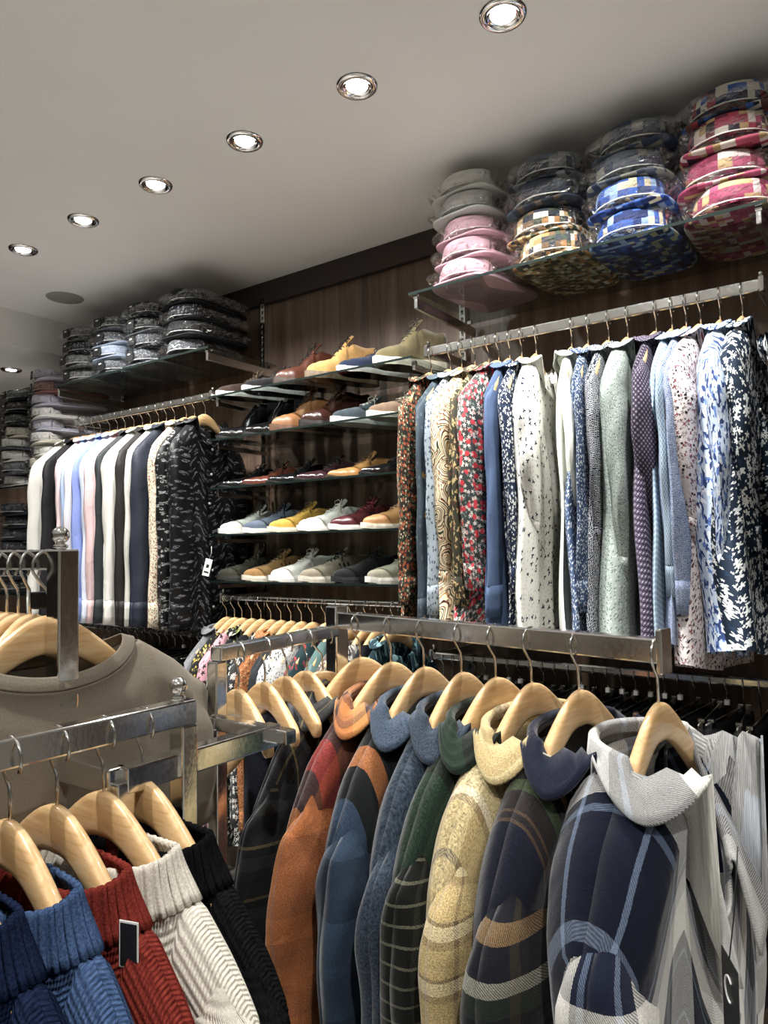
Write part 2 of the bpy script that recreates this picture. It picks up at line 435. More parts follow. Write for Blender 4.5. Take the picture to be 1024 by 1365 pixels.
# ------------------------------------------------------------------ hangers
def drop(x, k=.8): return k * (math.sqrt(x * x + .05 * .05) - .05)
HOOK = .082          # rail contact to wood top
def hook_mesh(r, square):
    # square: loop round a box tube; r: loop radius
    pts = []
    n = 14
    for i in range(n + 1):
        a = R(-35) + (R(235) + R(0)) * i / n
        pts.append((-r * math.cos(a) * 1.0, 0, r * math.sin(a) - r))
    x, y, z = pts[-1]
    pts += [(x * .55, 0, z - .012), (x * .1, 0, z - .022), (0, 0, z - .032), (0, 0, -HOOK - .012)]
    return MB().tube(pts, .0019, 8)
_hp = {}
def hanger_protos(hi):
    if hi in _hp: return _hp[hi]
    nx = 44 if hi else 20; na = 14 if hi else 8
    rows = []
    for i in range(nx + 1):
        sp_ = .112 if hi == 'short' else .19
        x = -sp_ + 2 * sp_ * i / nx; ax = abs(x)
        top = -HOOK - drop(ax, 1.0 if hi else .95)
        h = .050 - .020 * min(1, ax / .15); wdt = .0135 + .011 * min(1, ax / .2) ** 1.5
        if ax > sp_ - .014: f = math.sqrt(max(.05, 1 - ((ax - sp_ + .014) / .0145) ** 2)); h *= f; wdt *= f
        yo = .006 * (ax / .2) ** 2
        zc = top - h / 2; row = []
        for k in range(na):
            a = 2 * PI * k / na; c, s_ = math.cos(a), math.sin(a)
            row.append((x, yo + wdt / 2 * math.copysign(abs(c) ** .55, c), zc + h / 2 * math.copysign(abs(s_) ** .55, s_)))
        rows.append(row)
    wd = MB().grid(rows, None, True, True, True, True).mesh('wooden_arms', BEECH)
    hk = hook_mesh(.021, True).mesh('hook', WIRE)
    _hp[hi] = (wd, hk); return _hp[hi]
def hanger(loc, rot, label, group, hi=False):
    wd, hk = hanger_protos(hi)
    t = thing('wooden_hanger', label, 'hanger', loc, rot, group)
    link(bpy.data.objects.new('wooden_arms', wd), t); link(bpy.data.objects.new('hook', hk), t)
    return t

# ------------------------------------------------------------------ garments
def arc(x, k):
    n = 8; s = 0; px = 0; pz = 0
    for i in range(1, n + 1):
        q = x * i / n; z = drop(q, k); s += math.hypot(q - px, z - pz); px, pz = q, z
    return s
def garment(name, label, cat, loc, rot, mat, group=None, W=.205, T=.024, L=.78, k=.8, nw=.072, ry=.036, dipF=.07, dipB=.012,
            sl=.56, sb=.026, sa=.058, tuck=0.0, cuff=True, collar='shirt', cmat=None, seed=0, fold=.007, out=.03, fine=1.0, thick=0,
            buttons=0, sleeve_seam=.045, capr=.09, hemc=.03, shortsl=False, openf=0.0, frontlean=0.0, kk=None, kout=1.1, lift=.011, uvo=None, smat=None):
    rnd = random.Random(seed * 7 + 3)
    t = thing(name, label, cat, loc, rot, group)
    uo = seed if uvo is None else uvo
    ni = int(26 * fine); nj = int(34 * fine)
    ph = [rnd.uniform(0, 6.28) for _ in range(6)]; fr = [rnd.uniform(28, 46), rnd.uniform(55, 80), rnd.uniform(15, 24)]
    bendx = rnd.uniform(-.012, .012)
    def drp(x): 
        x = abs(x); d = drop(min(x, .185), k)
        if x > .185: d += (x - .185) * kout
        return d - lift * min(1, x / .03)
    def topz(x, side):
        if abs(x) >= nw: return -HOOK - drp(x) - .0
        dp = dipF if side > 0 else dipB
        return -HOOK - drp(nw) - dp * (1 - (x / nw) ** 2) ** .6
    def hem(x): return -HOOK - L + hemc * (abs(x) / W) ** 2
    def surf(x, side, v):
        tz = topz(x, side); z = tz + (hem(x) - tz) * v ** 1.25
        d = tz - z; ex = max(0, 1 - abs(x / W) ** 7) ** .5
        prof = min(1, d / .045) ** .42 * max(1, (.028 if lift > .0145 else .021) / T * math.exp(-d / .05))
        low = min(1, d / .3)
        y = side * T * ex * prof * (1 + .35 * math.sin(fr[2] * x + ph[0]) * low)
        if abs(x) < nw:
            y0 = side * ry * math.sqrt(1 - (x / nw) ** 2)
            wgt = math.exp(-d / .05); y = y * (1 - wgt) + y0 * wgt
        fy = fold * low * (math.sin(fr[0] * x + ph[1] + 1.5 * v) + .45 * math.sin(fr[1] * x + ph[2] + side * .8) * low)
        fy += .006 * math.sin(9 * v + ph[3]) * low
        y += fy + frontlean * v
        xx = x * (1 - .10 * low * (.5 + .5 * math.sin(3 * v + ph[4]))) + bendx * v
        if openf and side > 0 and abs(x) < .1:
            y += openf * math.exp(-(x / .03) ** 2) * .3
        return (xx, y, z), d
    m = MB()
    rows, uvs = [], []
    for j in range(nj + 1):
        v = j / nj; row = []; ur = []
        for i in range(2 * ni):
            if i < ni: side = 1; x = -W + 2 * W * i / ni
            else: side = -1; x = W - 2 * W * (i - ni) / ni
            x = max(-W, min(W, x)); p, d = surf(x, side, v)
            row.append(p); ur.append((math.copysign(arc(abs(x), k), x) + (0 if side > 0 else 1.0) + uo * .31, -d + uo * .17))
        rows.append(row); uvs.append(ur)
    # keep uv continuous at the side seam by duplicating the columns
    r2, u2 = [], []
    for row, ur in zip(rows, uvs):
        r2.append(row[:ni + 1] + row[ni:] + [row[0]]); a = ur[:ni + 1]; a[ni] = (math.copysign(arc(W, k), 1) + uo * .31, ur[ni][1])
        u2.append(a + ur[ni:] + [(-arc(W, k) + 1.0 + uo * .31, ur[0][1])])
    m.grid(r2, u2, False)
    bod = m.build('body', mat, t, solid=thick)
    # sleeves
    ns = int((30 if not shortsl else 14) * fine); na = int(18 * fine)
    for sg in (-1, 1):
        rows, uvs = [], []
        xs = W - sleeve_seam; zt = -HOOK - drp(xs) - (.018 if thick else .010)
        zW = -HOOK - drp(W); nW = zt - zW
        def xshoulder(z_):
            lo, hi_ = xs, W
            for _ in range(12):
                mid = (lo + hi_) / 2
                if -HOOK - drp(mid) - .003 > z_: lo = mid
                else: hi_ = mid
            return lo
        p5, p6, p7 = rnd.uniform(0, 6), rnd.uniform(0, 6), rnd.uniform(-.01, .01)
        tk = tuck * rnd.uniform(.7, 1.2)
        for j in range(ns + 1):
            v = j / ns; dd = sl * v ** 1.35
            xo = xshoulder(zt - dd) - .004 + out * math.sin(min(1, max(0, dd - nW * .55) / capr) * PI / 2) ** .8
            xi = xs - min(.9 * sa, .9 * sa * dd / .05)
            cut = max(0, (v - .55) / .45)
            xo -= tk * cut ** 1.5 * .10 + (1.6 * sa - 1.25 * sa) * v * .5
            xi += (.3 * sa) * v - tk * cut * .02
            bb = sb * (.22 + .78 * min(1, dd / .10) ** .8)
            bb *= 1 - .15 * v
            cx, ax = (xo + xi) / 2, (xo - xi) / 2
            yb = .004 + .014 * math.sin(PI * .8 * v + .2) + p7 * v + frontlean * v
            row, ur = [], []
            for q in range(na + 1):
                a = 2 * PI * q / na
                c, s_ = math.cos(a), math.sin(a)
                rr = 1 + .10 * min(1, v * 3) * math.sin(3 * a + p5 + 5 * v) + .05 * math.sin(2 * a + 22 * v + p6) * min(1, v * 3)
                row.append((sg * (cx + ax * math.copysign(abs(c) ** .8, c) * rr), yb + bb * math.copysign(abs(s_) ** .8, s_) * rr, zt - dd + .02 * tk * cut * c))
                ur.append((q / na * 4.2 * sa + 2 + sg + uo * .2, -dd + uo * .37))
            rows.append(row); uvs.append(ur)
        nc = max(2, int(ns * .12)) if cuff else 0
        e_ = ns + 1 - nc
        mm = MB().grid(rows[:e_], uvs[:e_]); 
        top = [rows[0][0]] * (na + 1)
        slv = mm.build('sleeve', smat or mat, t, solid=thick)
        if cuff:
            cr = []
            for row in rows[e_ - 1:]:
                cxx = sum(p[0] for p in row) / len(row); cyy = sum(p[1] for p in row) / len(row)
                cr.append([(cxx + (p[0] - cxx) * .97 + 0, cyy + (p[1] - cyy) * .97, p[2]) for p in row])
            MB().grid(cr, [[(u_[0], u_[1] + .4) for u_ in ur] for ur in uvs[e_ - 1:]]).build('cuff', smat or mat, slv, solid=max(thick, .0012))
    if collar: make_collar(collar, t, cmat or mat, nw, ry, -HOOK - drp(nw), dipF, dipB, seed, drp, fine)
    for b in range(buttons):
        v = .1 + .8 * b / max(1, buttons - 1)
        (x, y, z), d = surf(0.0, 1, v)
        MB().lathe([(.0005, .003), (.005, .003), (.0055, .0015), (.0055, 0)], 12, (x, y + .001, z), 'y').build('button', BUTTON, bod)
    t_s = surf
    return t, surf
BUTTON = plain('pearl_button', 'c9c6bd', .25)
def make_collar(kind, t, mat, nw, ry, zb, dipF, dipB, seed, drp, fine):
    rnd = random.Random(seed)
    n = int(40 * fine)
    if kind == 'shirt': zb -= .015
    elif kind == 'jacket': zb -= .006
    elif kind == 'rib': zb -= .004
    if kind in ('shirt', 'jacket', 'band'):
        if kind == 'shirt': hs, fb, ff, gap, sp, th = .012, .030, .052, .22, .55, .0016
        elif kind == 'jacket': hs, fb, ff, gap, sp, th = .008, .080, .110, .34, .62, .004
        rows, uvs = [], []
        prof = [(-.006, 0), (.0, .5), (.0, 1.0)]
        for i in range(n + 1):
            a = gap + (2 * PI - 2 * gap) * i / n            # 0 = front
            c, s_ = math.cos(a), math.sin(a); fw = ((1 + c) / 2) ** 1.3
            zf = zb - (dipF * ((1 + c) / 2) ** 1.5 if c > 0 else 0) * .75 - dipB * max(0, -c) ** 2 * .4
            if c > 0: zf = zb - dipF * .80 * c ** 1.1
            else: zf = zb + .008 * -c
            fl = fb + (ff - fb) * fw
            px, py = nw * s_, ry * c * (abs(c) ** .35 if kind == 'jacket' else 1)
            rad = Vector((s_ * .9, c * .9, 0))
            row = []
            pin = Vector((px, py, zf))
            row.append(pin + Vector((-.002 * s_, 0, -.004)))
            row.append(pin + rad * .002 + Vector((0, 0, hs * .5)))
            row.append(pin - rad * .002 + Vector((0, 0, hs)))
            row.append(pin + rad * .003 + Vector((0, 0, hs + .005)))
            row.append(pin + rad * .009 + Vector((0, 0, hs + .001)))
            dn = Vector((0, 0, -1))
            ksd = .50 if kind != 'jacket' else .42
            dirv = (rad * (.16 + ksd * abs(s_) ** 3) + dn * (.98 - .27 * abs(s_) ** 2)).normalized()
            if kind == 'jacket': dirv = (dirv + Vector((0, .45 * abs(s_) ** 2, 0))).normalized()
            for q in (.3, .6, .85, 1.0):
                p = pin + rad * .009 + Vector((0, 0, hs + .001)) + dirv * fl * q
                lim = -HOOK - drp(abs(p.x)) + .008
                if abs(p.x) > nw and p.z < lim: p.z = lim
                row.append(p)
            rows.append(row)
            L_ = [0, hs * .5, hs, hs + .006, hs + .013] + [hs + .013 + fl * q for q in (.3, .6, .85, 1)]
            uvs.append([(a * (nw + ry) / 2 * 1.2 + seed * .77, l_ + seed * .13) for l_ in L_])
        MB().grid(rows, uvs).build('collar', mat, t, solid=th)
    elif kind in ('rib', 'tee'):
        h, th = (.052, .004) if kind == 'rib' else (.017, .0012)
        rows, uvs = [], []
        nr = 7; nn = n * (5 if kind == 'rib' else 1)
        for i in range(nn + 1):
            a = 2 * PI * i / nn; c, s_ = math.cos(a), math.sin(a)
            dp = dipF if c > 0 else dipB
            zf = zb - dp * abs(c) ** 1.2
            row = []
            rib = .0012 * math.sin(a * 46) if kind == 'rib' else 0
            for q in range(nr + 1):
                f = q / nr
                if kind == 'rib':
                    r0 = 1.0 - .16 * f + .03 * math.sin(2 * a + 3 * f); zz = zf + h * f
                    if f == 1: zz -= .002
                    row.append(((nw * r0 + rib + .004 * (1 - f)) * s_, (ry * r0 + rib + .004 * (1 - f)) * c, zz))
                else:
                    r0 = 1 - .16 * f; row.append((nw * r0 * s_, ry * r0 * c + .002 * (1 - abs(2 * f - 1)) * c, zf + h * f * (.35 + .65 * abs(c)) + .001))
            rows.append(row); uvs.append([(a * (nw + ry) / 2, h * q / nr) for q in range(nr + 1)])
        MB().grid(rows, uvs).build('neckband', mat, t, solid=th)

ROTX = (0, 0, -PI / 2)      # arms along the y axis, front towards +x
def hang(name, label, cat, short, x, y, zr, mat, group, hgroup, rz=-PI / 2, jit=.06, hi=False, seed=0, tilt=0, **kw):
    rnd = random.Random(seed * 13 + 1)
    rot = (tilt, rnd.uniform(-.02, .02), rz + rnd.uniform(-jit, jit))
    hanger((x, y, zr), rot, 'pale wooden hanger holding ' + short, hgroup, hi)
    return garment(name, label, cat, (x, y, zr), rot, mat, group, seed=seed, **kw)

# ---- printed shirts on the upper right rail
F = fabric
right = [
 (-1.174, 'orange and green small flower shirt', F('orange_flower_cotton', pat_floral('2a2622', [('5d6a4a', 75, .42, .8, 4), ('b9552a', 62, .40, .55, 5), ('d8c6a0', 80, .30, .45, 5), ('8a3a20', 70, .22, .5, 0)]))),
 (-1.105, 'slate blue shirt with scattered orange leaves', F('slate_leaf_cotton', pat_floral('3d4a54', [('55636d', 40, .30, .35, 5), ('c08a3c', 22, .28, .35, 5)]), .7)),
 (-1.065, 'pale blue flowered shirt beside the slate one', F('ice_blue_print', pat_floral('9aa8b4', [('3e4a5a', 60, .35, .7, 4)]))),
 (-1.020, 'cream shirt with large brown and burgundy paisley', F('cream_paisley', pat_paisley)),
 (-.973, 'olive and sand paisley shirt behind the red dotted one', F('olive_paisley', pat_floral('3a3a2c', [('b8a06a', 50, .42, .8, 3), ('6e3a2a', 60, .3, .6, 5)]))),
 (-.940, 'dark shirt with red, white and pink petals', F('red_petal_print', pat_floral('3b403e', [('6f7f78', 90, .40, .7, 4), ('d9cfc4', 66, .42, .72, 5), ('c8303c', 46, .34, .55, 0), ('dba29a', 70, .30, .4, 5)]))),
 (-.905, 'plain denim blue shirt', F('denim_blue', pat_melange('33486b', '5c7399', 700))),
 (-.868, 'navy shirt with tiny white daisies', F('navy_daisy', pat_floral('1b2740', [('3d5378', 80, .34, .5, 5), ('d4d8d8', 66, .36, .6, 5), ('e4e6e0', 110, .26, .4, 0)]))),
 (-.823, 'white shirt with scattered navy triangles', F('white_triangle_print', pat_floral('d9d8d0', [('aaa9a0', 95, .26, .5, 3), ('1d2740', 48, .30, .52, 3)]))),
 (-.718, 'plain white linen shirt between printed ones', F('white_linen', pat_melange('c9cfc4', 'e2e4da', 300))),
 (-.672, 'mid blue shirt with dense white sprigs', F('blue_sprig', pat_floral('2f4363', [('b9c3cc', 130, .36, .6, 4), ('dfe2e0', 90, .26, .5, 5)]))),
 (-.615, 'navy and white geometric maze shirt', F('navy_maze', pat_maze('1a2238', 'b9bdc0', 75))),
 (-.565, 'grey green shirt with fine dark foliage', F('grey_green_foliage', pat_floral('8e9a94', [('4d5a58', 150, .36, .7, 3), ('c6ccc4', 120, .22, .5, 4)]))),
 (-.492, 'plum navy shirt with small square medallions', F('plum_medallion', pat_grid('272236', '6e6478', 'c3b4bb', 105))),
 (-.453, 'light blue shirt with tiny ringed dots', F('light_blue_rings', pat_grid('a9bfd0', '5e7690', '2e4666', 110))),
 (-.419, 'blue and white basket weave shirt', F('blue_basket_weave', pat_maze('3a5488', 'c8d2e0', 120))),
 (-.385, 'white shirt with dense red and black berry print', F('red_berry_print', pat_floral('d3c8c6', [('8d7f84', 85, .40, .8, 4), ('241f2c', 95, .30, .5, 5), ('7c2632', 60, .30, .45, 4), ('efe6e2', 100, .2, .5, 5), ('1e1b26', 60, .2, .4, 0)]))),
 (-.340, 'pale blue shirt with dark blue leaves', F('blue_leaf_print', pat_leaf('b4c6de', ['5577b8', 'dde4ee', '2a3f74'], 70, .57))),
 (-.290, 'dark navy shirt with large white blossoms', F('navy_blossom', pat_floral('0f2236', [('d9dedc', 52, .46, .55, 5), ('c9d0d0', 42, .40, .5, 4), ('eef0ec', 90, .3, .45, 5), ('16304a', 30, .2, .4, 5)]))),
]
for i, (x, nm, mt) in enumerate(right):
    hang('shirt', nm + ' hanging on the upper right rail', 'shirt', 'the ' + nm, x, YR, ZR + .015, mt,
         'printed shirts on the upper right rail', 'wooden hangers on the upper right rail', seed=i + 1,
         T=.016 if i not in (3, 5, 8, 12, 16, 17, 18) else .030, k=.95, nw=.082, L=.80 + .02 * math.sin(i * 2.1) + (.03 if i in (16, 17) else 0), tuck=(0, 0, 0, .5, .2, .3, 0, .2, .9, .8, .1, .6, .7, .9, .3, .3, .8, .5, .6)[i],
         sl=(.60, .66, .62, .58, .6, .56, .62, .56, .44, .46, .60, .46, .54, .42, .56, .60, .44, .54, .46)[i], sb=.015 if i not in (3, 5, 8, 12, 13, 16, 17, 18) else (.026 if i != 16 else .034), buttons=6 if i == 18 else 0, fold=.012,
         rz=-PI / 2 + (.07, .0, -.03, -.12, -.07, -.11, .10, .11, .17, .2, .15, .03, .01, -.02, 0, -.06, -.16, .03, -.04)[i], jit=.012)
hang('shirt', 'dark plum print shirt mostly cut by the right edge of the frame', 'shirt', 'the dark plum print shirt at the right edge', -.17, YR, ZR + .015,
     F('dark_plum_print', pat_floral('1c1a26', [('4c3240', 60, .3, .6, 5)])), 'printed shirts on the upper right rail', 'wooden hangers on the upper right rail', seed=44)

# ---- plain shirts on the upper left rail
P = lambda n, h: F(n, pat_plain(h), .62, .3, 0, .35)
left = [
 (-3.120, 'ivory white shirt, leftmost of the plain shirts', P('ivory_poplin', 'd8d7cf')),
 (-3.060, 'jet black shirt beside the ivory one', P('jet_poplin', '17161a')),
 (-3.000, 'pale pink shirt behind the pale grey one', P('pale_pink_poplin', 'd9c3c6')),
 (-2.950, 'sky blue narrow-showing shirt', P('sky_poplin', '9db2d6')),
 (-2.880, 'white shirt with lilac sheen inside the collar', P('white_lilac_poplin', 'd5d4d8')),
 (-2.820, 'periwinkle blue shirt', P('periwinkle_poplin', '7c8fd0')),
 (-2.765, 'powder blue striped shirt', F('powder_stripe', lambda g, uv: stripes(g, g.sep(uv)[0], .006, [(0, 'b7c4dc'), (.6, 'dfe4ee')]), .65)),
 (-2.700, 'soft pink shirt', P('soft_pink_poplin', 'dcbcbd')),
 (-2.640, 'charcoal green shirt between pink and white', P('charcoal_green_poplin', '252b2e')),
 (-2.585, 'white shirt with a crisp cuff', P('crisp_white_poplin', 'd6d5cc')),
 (-2.530, 'brown black shirt', P('brown_black_poplin', '1e1a19')),
 (-2.478, 'off white shirt half hidden by navy', P('off_white_poplin', 'd0cfc5')),
 (-2.425, 'ink navy shirt with sharp cuff', P('ink_navy_poplin', '1f2634')),
 (-2.350, 'cream shirt with small red and green flowers', F('cream_flower', pat_floral('d8ccb0', [('6b4a3c', 90, .36, .6, 5), ('a8354a', 80, .3, .5, 5), ('3c5240', 95, .3, .4, 4)]))),
 (-2.300, 'black shirt with silver brush strokes', F('black_brush_stroke', pat_strokes('121315', 'a9aaa8'), .45)),
 (-2.235, 'black shirt with grey brush strokes and white price tag', F('black_grey_stroke', pat_strokes('0f1012', '70727a', 34, .2), .45)),
]
for i, (x, nm, mt) in enumerate(left):
    hang('shirt', nm + ' on the upper left rail', 'shirt', 'the ' + nm, x, YR, ZR + .015, mt,
         'plain shirts on the upper left rail', 'wooden hangers on the upper left rail', seed=i + 60, fold=.008,
         T=.024 if i < 14 else .03, L=.86, sl=.72, k=.95, nw=.082, rz=-PI / 2 + (-.15, .05, .2, .2, .05, .08, .03, -.08, -.06, -.02, .08, .12, .08, .22, .18, .16)[i], sb=(.024, .02, .02, .018, .034, .02, .022, .03, .02, .032, .026, .022, .034, .022, .03, .03)[i], sa=.058, jit=.012, buttons=0 if i < 14 else 6)
tg = thing('price_tag', 'white price tag on a string hanging from the rightmost black shirt', 'price tag', (-2.02, 1.735, 1.345), (0, .25, .5))
MB().box((0, 0, -.035), (.026, .001, .062)).build('card', WHITEP, tg, .0005)
MB().tube([(0, 0, -.004), (.002, .001, .02), (-.004, .002, .042)], .0006, 5).build('string', WHITEP, tg)
MB().box((0, -.0008, -.03), (.010, .0006, .012)).box((0, -.0008, -.052), (.018, .0006, .006)).build('print_block', BLACKP, tg)

# ---- floral shirts on the middle lower rail
midc = [
 ('fine houndstooth grey shirt', pat_maze('8e9094', '3a3c42', 160)), ('black shirt with yellow flowers', pat_floral('17181a', [('c9b44a', 60, .34, .6, 5), ('5c6a3a', 70, .3, .5, 4)])),
 ('pink and black tropical shirt', pat_floral('d49aa6', [('1c1c22', 45, .42, .6, 5)])), ('black shirt with lime leaves', pat_leaf('121416', ['7f8a44', 'b9b9a0'], 40, .6)),
 ('black shirt with cream roses', pat_floral('15161a', [('c9c2b4', 45, .42, .6, 5), ('5a6a4a', 60, .3, .4, 4)])), ('white petal shirt', pat_floral('33383a', [('d4d2cc', 50, .45, .8, 5)])),
 ('rust orange sprig shirt', pat_floral('a06030', [('3a2a1c', 90, .35, .7, 4), ('d8b070', 80, .25, .5, 5)])), ('plain charcoal shirt', pat_plain('2c3035')),
 ('white shirt with black fern print', pat_floral('c3c6c6', [('22252a', 75, .38, .8, 3)])), ('white and grey speckled shirt', pat_floral('b9bab6', [('4a4640', 110, .35, .8, 4)])),
 ('red and teal flower shirt', pat_floral('203a3e', [('b03a3c', 55, .4, .6, 5)])), ('sage teal shirt', pat_plain('5a7a78')),
 ('brown and white speckled shirt', pat_floral('6a5f58', [('d8d2c8', 100, .38, .8, 4)])), ('grey leaf shirt', pat_leaf('6e6a6a', ['2c2a30', 'c8c4bc'], 50, .55)), ('near black indigo shirt', pat_plain('16181f')), ('teal feather shirt', pat_leaf('1a3540', ['6e949a'], 45, .55))]
midx = [-2.117, -2.071, -2.03, -1.980, -1.93, -1.88, -1.83, -1.78, -1.73, -1.68, -1.62, -1.56, -1.50, -1.44, -1.39, -1.33]
for i, ((nm, fn), x) in enumerate(zip(midc, midx)):
    hang('shirt', nm + ' on the rail below the shoe shelves', 'shirt', 'the ' + nm, x, YR, 1.20, F(nm.replace(' ', '_') + '_cloth', fn),
         'floral shirts below the shoe shelves', 'wooden hangers below the shoe shelves', seed=i + 100, fine=.8, T=.020, sb=.018, k=.95, collar='shirt' if i % 3 == 0 else None, nw=.085)

# ---- black trousers on clip hangers (lower rails)
BLK = F('black_wool', pat_melange('050506', '0c0c0f', 300), .75, .2)
def trouser_set():
    hg = MB().tube([(-.018, 0, -.012), (-.016, 0, .0 - .004), (0, 0, 0), (.016, 0, -.008), (.016, 0, -.022), (.002, 0, -.034), (0, 0, -.09)], .0016, 6)
    bar = MB().tube([(-.16, 0, -.09), (.16, 0, -.09)], .0022, 6)
    cl = MB().box((0, 0, -.1), (.03, .010, .03)).box((0, 0, -.086), (.012, .014, .008))
    cube = MB().box((0, 0, -.062), (.010, .010, .012))
    rows, uvs = [], []
    for j in range(15):
        v = j / 14; row = []
        for q in range(24):
            a = 2 * PI * q / 24; c, s_ = math.cos(a), math.sin(a)
            row.append(((.15 + .03 * v) * math.copysign(abs(c) ** .6, c), .012 * s_ + .004 * math.sin(3 * a + 4 * v), -.105 - .58 * v))
        rows.append(row)
    tr = MB().grid(rows, None, True, True, True, True)
    return hg.mesh('hook', WIRE), bar.mesh('clip_bar', WIRE), cl.mesh('clip', WIRE), cube.mesh('size_marker', WHITEP), tr.mesh('legs', BLK)
hkm, bam, clm, cum, trm = trouser_set()
def trousers(x, z, lab, grp, mark, rnd):
    rot = (0, rnd.uniform(-.03, .03), -PI / 2 + rnd.uniform(-.15, .15))
    t = thing('clip_hanger', 'thin metal clip hanger ' + lab, 'hanger', (x, YR, z), rot, 'clip hangers ' + grp)
    for nm, me in (('hook', hkm), ('clip_bar', bam)): link(bpy.data.objects.new(nm, me), t)
    for s in (-.12, .12):
        o = link(bpy.data.objects.new('clip', clm), t); o.location.x = s
    if mark: link(bpy.data.objects.new('size_marker', cum), t)
    p = thing('trousers', 'folded black trousers hanging ' + lab, 'trousers', (x, YR, z), rot, 'black trousers ' + grp)
    link(bpy.data.objects.new('legs', trm), p)
rnd = random.Random(5)
for i in range(32):
    trousers(-1.15 + i * .036, 1.05, 'on the lower right rail', 'on the lower right rail', rnd.random() < .5, rnd)
for i in range(18):
    trousers(-3.12 + i * .05, 1.05, 'on the lower left rail', 'on the lower left rail', rnd.random() < .3, rnd)

# ------------------------------------------------------------------ packed shirts
def pack(label, x, y, z, mat, cmat, group, rz=0, seed=0, w_=.225, th=.05, band=False, film=True, dp=.33):
    rnd = random.Random(seed)
    t = thing('packed_shirt', label, 'packed shirt', (x, y, z), (0, 0, rz), group)
    # folded body: thin soft-edged slab, two layers
    ph = rnd.uniform(0, 6)
    def slab(zc, hx, hy, hz, e=.42, n=36, y0=0.0):
        rows = []
        for cb, sb in ((.02, -1), (.9, -1), (.97, -.8), (1, -.3), (1, .3), (.97, .8), (.9, 1), (.02, 1)):
            row = []
            for q in range(n):
                a = 2 * PI * q / n; c, s_ = math.cos(a), math.sin(a)
                row.append((hx * cb * math.copysign(abs(c) ** e, c), y0 + dp / 2 + hy * cb * math.copysign(abs(s_) ** e, s_), zc + hz * sb + .0035 * math.sin(2 * a + ph) * cb))
            rows.append(row)
        return rows
    m = MB()
    for zc, hx, y0 in ((th * .10, w_ / 2, 0), (th * .26, w_ / 2 - .008, .012)):
        rows = slab(zc, hx, dp / 2 - y0 / 2, th * .075, y0=y0)
        m.grid(rows, [[(p[0] + seed * .3, p[1] + seed * .11 + p[2] * 2) for p in r] for r in rows], True)
    m.build('folded_body', mat, t)
    # collar band arching at the front
    rows, uvs, st_ = [], [], []
    n = 44; cw = w_ * .37; tl = rnd.uniform(-.006, .006)
    for i in range(n + 1):
        a = 2 * PI * i / n; c, s_ = math.cos(a), math.sin(a)
        bx = cw * math.copysign(abs(c) ** .8, c); by = .066 + .066 * s_ * (1 - .25 * abs(c))
        tp = th * (.99 if s_ < .2 else .85) + tl * c; bt = th * .34
        row = [(bx * 1.06, by - .004 * (s_ < 0), bt), (bx * 1.05, by - .003 * (s_ < 0), bt + (tp - bt) * .5), (bx * 1.0, by, tp - .002), (bx * .985, by + .001, tp), (bx * .96, by + .003, tp - .002), (bx * .93, by + .006, bt)]
        rows.append(row); uvs.append([(a * .07 + seed * .2, k_ + seed * .09) for k_ in (0, .017, .033, .035, .038, .06)])
        st_.append([(bx * 1.08, by - .005, bt - .001), (bx * 1.08, by - .006, bt + .001), (bx * 1.04, by, bt + .001)])
    col_ = MB().grid(rows, uvs).build('collar', cmat, t, solid=.001)
    MB().grid(st_).build('collar_stay', WHITEP, col_, solid=.0008)
    if band:
        bx_ = rnd.uniform(-.035, -.005)
        pb_ = MB().box((bx_, -.011, th * .60), (.046, .006, th * .60)).build('paper_band', BLACKP, t, .001)
        MB().box((bx_, -.0146, th * .72), (.016, .001, .005)).build('printed_mark', WHITEP, pb_)
    if film:
        rows = []; n = 40; p1 = [rnd.uniform(0, 6) for _ in range(4)]
        for j in range(13):
            b = -PI / 2 + PI * j / 12; cb, sb = math.cos(b), math.sin(b); row = []
            for q in range(n):
                a = 2 * PI * q / n; c, s_ = math.cos(a), math.sin(a)
                k_ = abs(cb) ** .4
                wv = 1 + .025 * math.sin(7 * a + p1[0] + 2 * sb) + .02 * math.sin(13 * a + p1[1] - 3 * sb) + rnd.uniform(-.012, .012)
                row.append(((w_ / 2 + .014) * k_ * wv * math.copysign(abs(c) ** .5, c), dp / 2 + (dp / 2 + .012) * k_ * wv * math.copysign(abs(s_) ** .5, s_), th * .54 + th * .53 * sb * (1 + rnd.uniform(-.04, .04))))
            rows.append(row)
        m = MB().grid(rows, None, True)
        m.build('clear_wrap', PLASTIC, t)
    return t
def stack(x, y, z0, items, group, where, rz=0, seed=0, th=.056, **kw):
    rnd = random.Random(seed + 900); n = len(items); z = z0
    pos = ['bottom of'] + [q + ' up in' for q in ('second', 'third', 'fourth', 'fifth', 'sixth', 'seventh', 'eighth', 'ninth')]
    for i, (cn, mt, cm) in enumerate(items):
        pl = 'top of' if i == n - 1 and n > 1 else pos[i]
        pack('%s packed shirt, %s %s' % (cn, pl, where), x + rnd.uniform(-.008, .008), y + rnd.uniform(-.012, .012), z, mt, cm, group, rz + rnd.uniform(-.08, .08), seed * 20 + i, th=th, **kw)
        z += th + .003
def C(n, cols, s=.013, sd=0): return F(n, pat_check(cols, s, sd), .7, .15)
pink = F('pink_oxford', pat_melange('b88a9a', 'cfa5b2', 500)); grey_o = F('grey_oxford', pat_melange('b2b5b3', 'cacbc7', 500)); white_o = F('silver_oxford', pat_melange('c2c4c0', 'dedfda', 400))
camo = C('tan_green_check', ['b79a68', '3d4a3a', 'd8d2c0', '6b5136', '2b3340', 'a8763e']); navyb = C('navy_brown_check', ['2b3442', '41505f', '55483c', '1d2430'], .018, 3); greyc = C('grey_blue_check', ['5c6470', '39424e', '7d8084', '2c343f'], .022, 5)
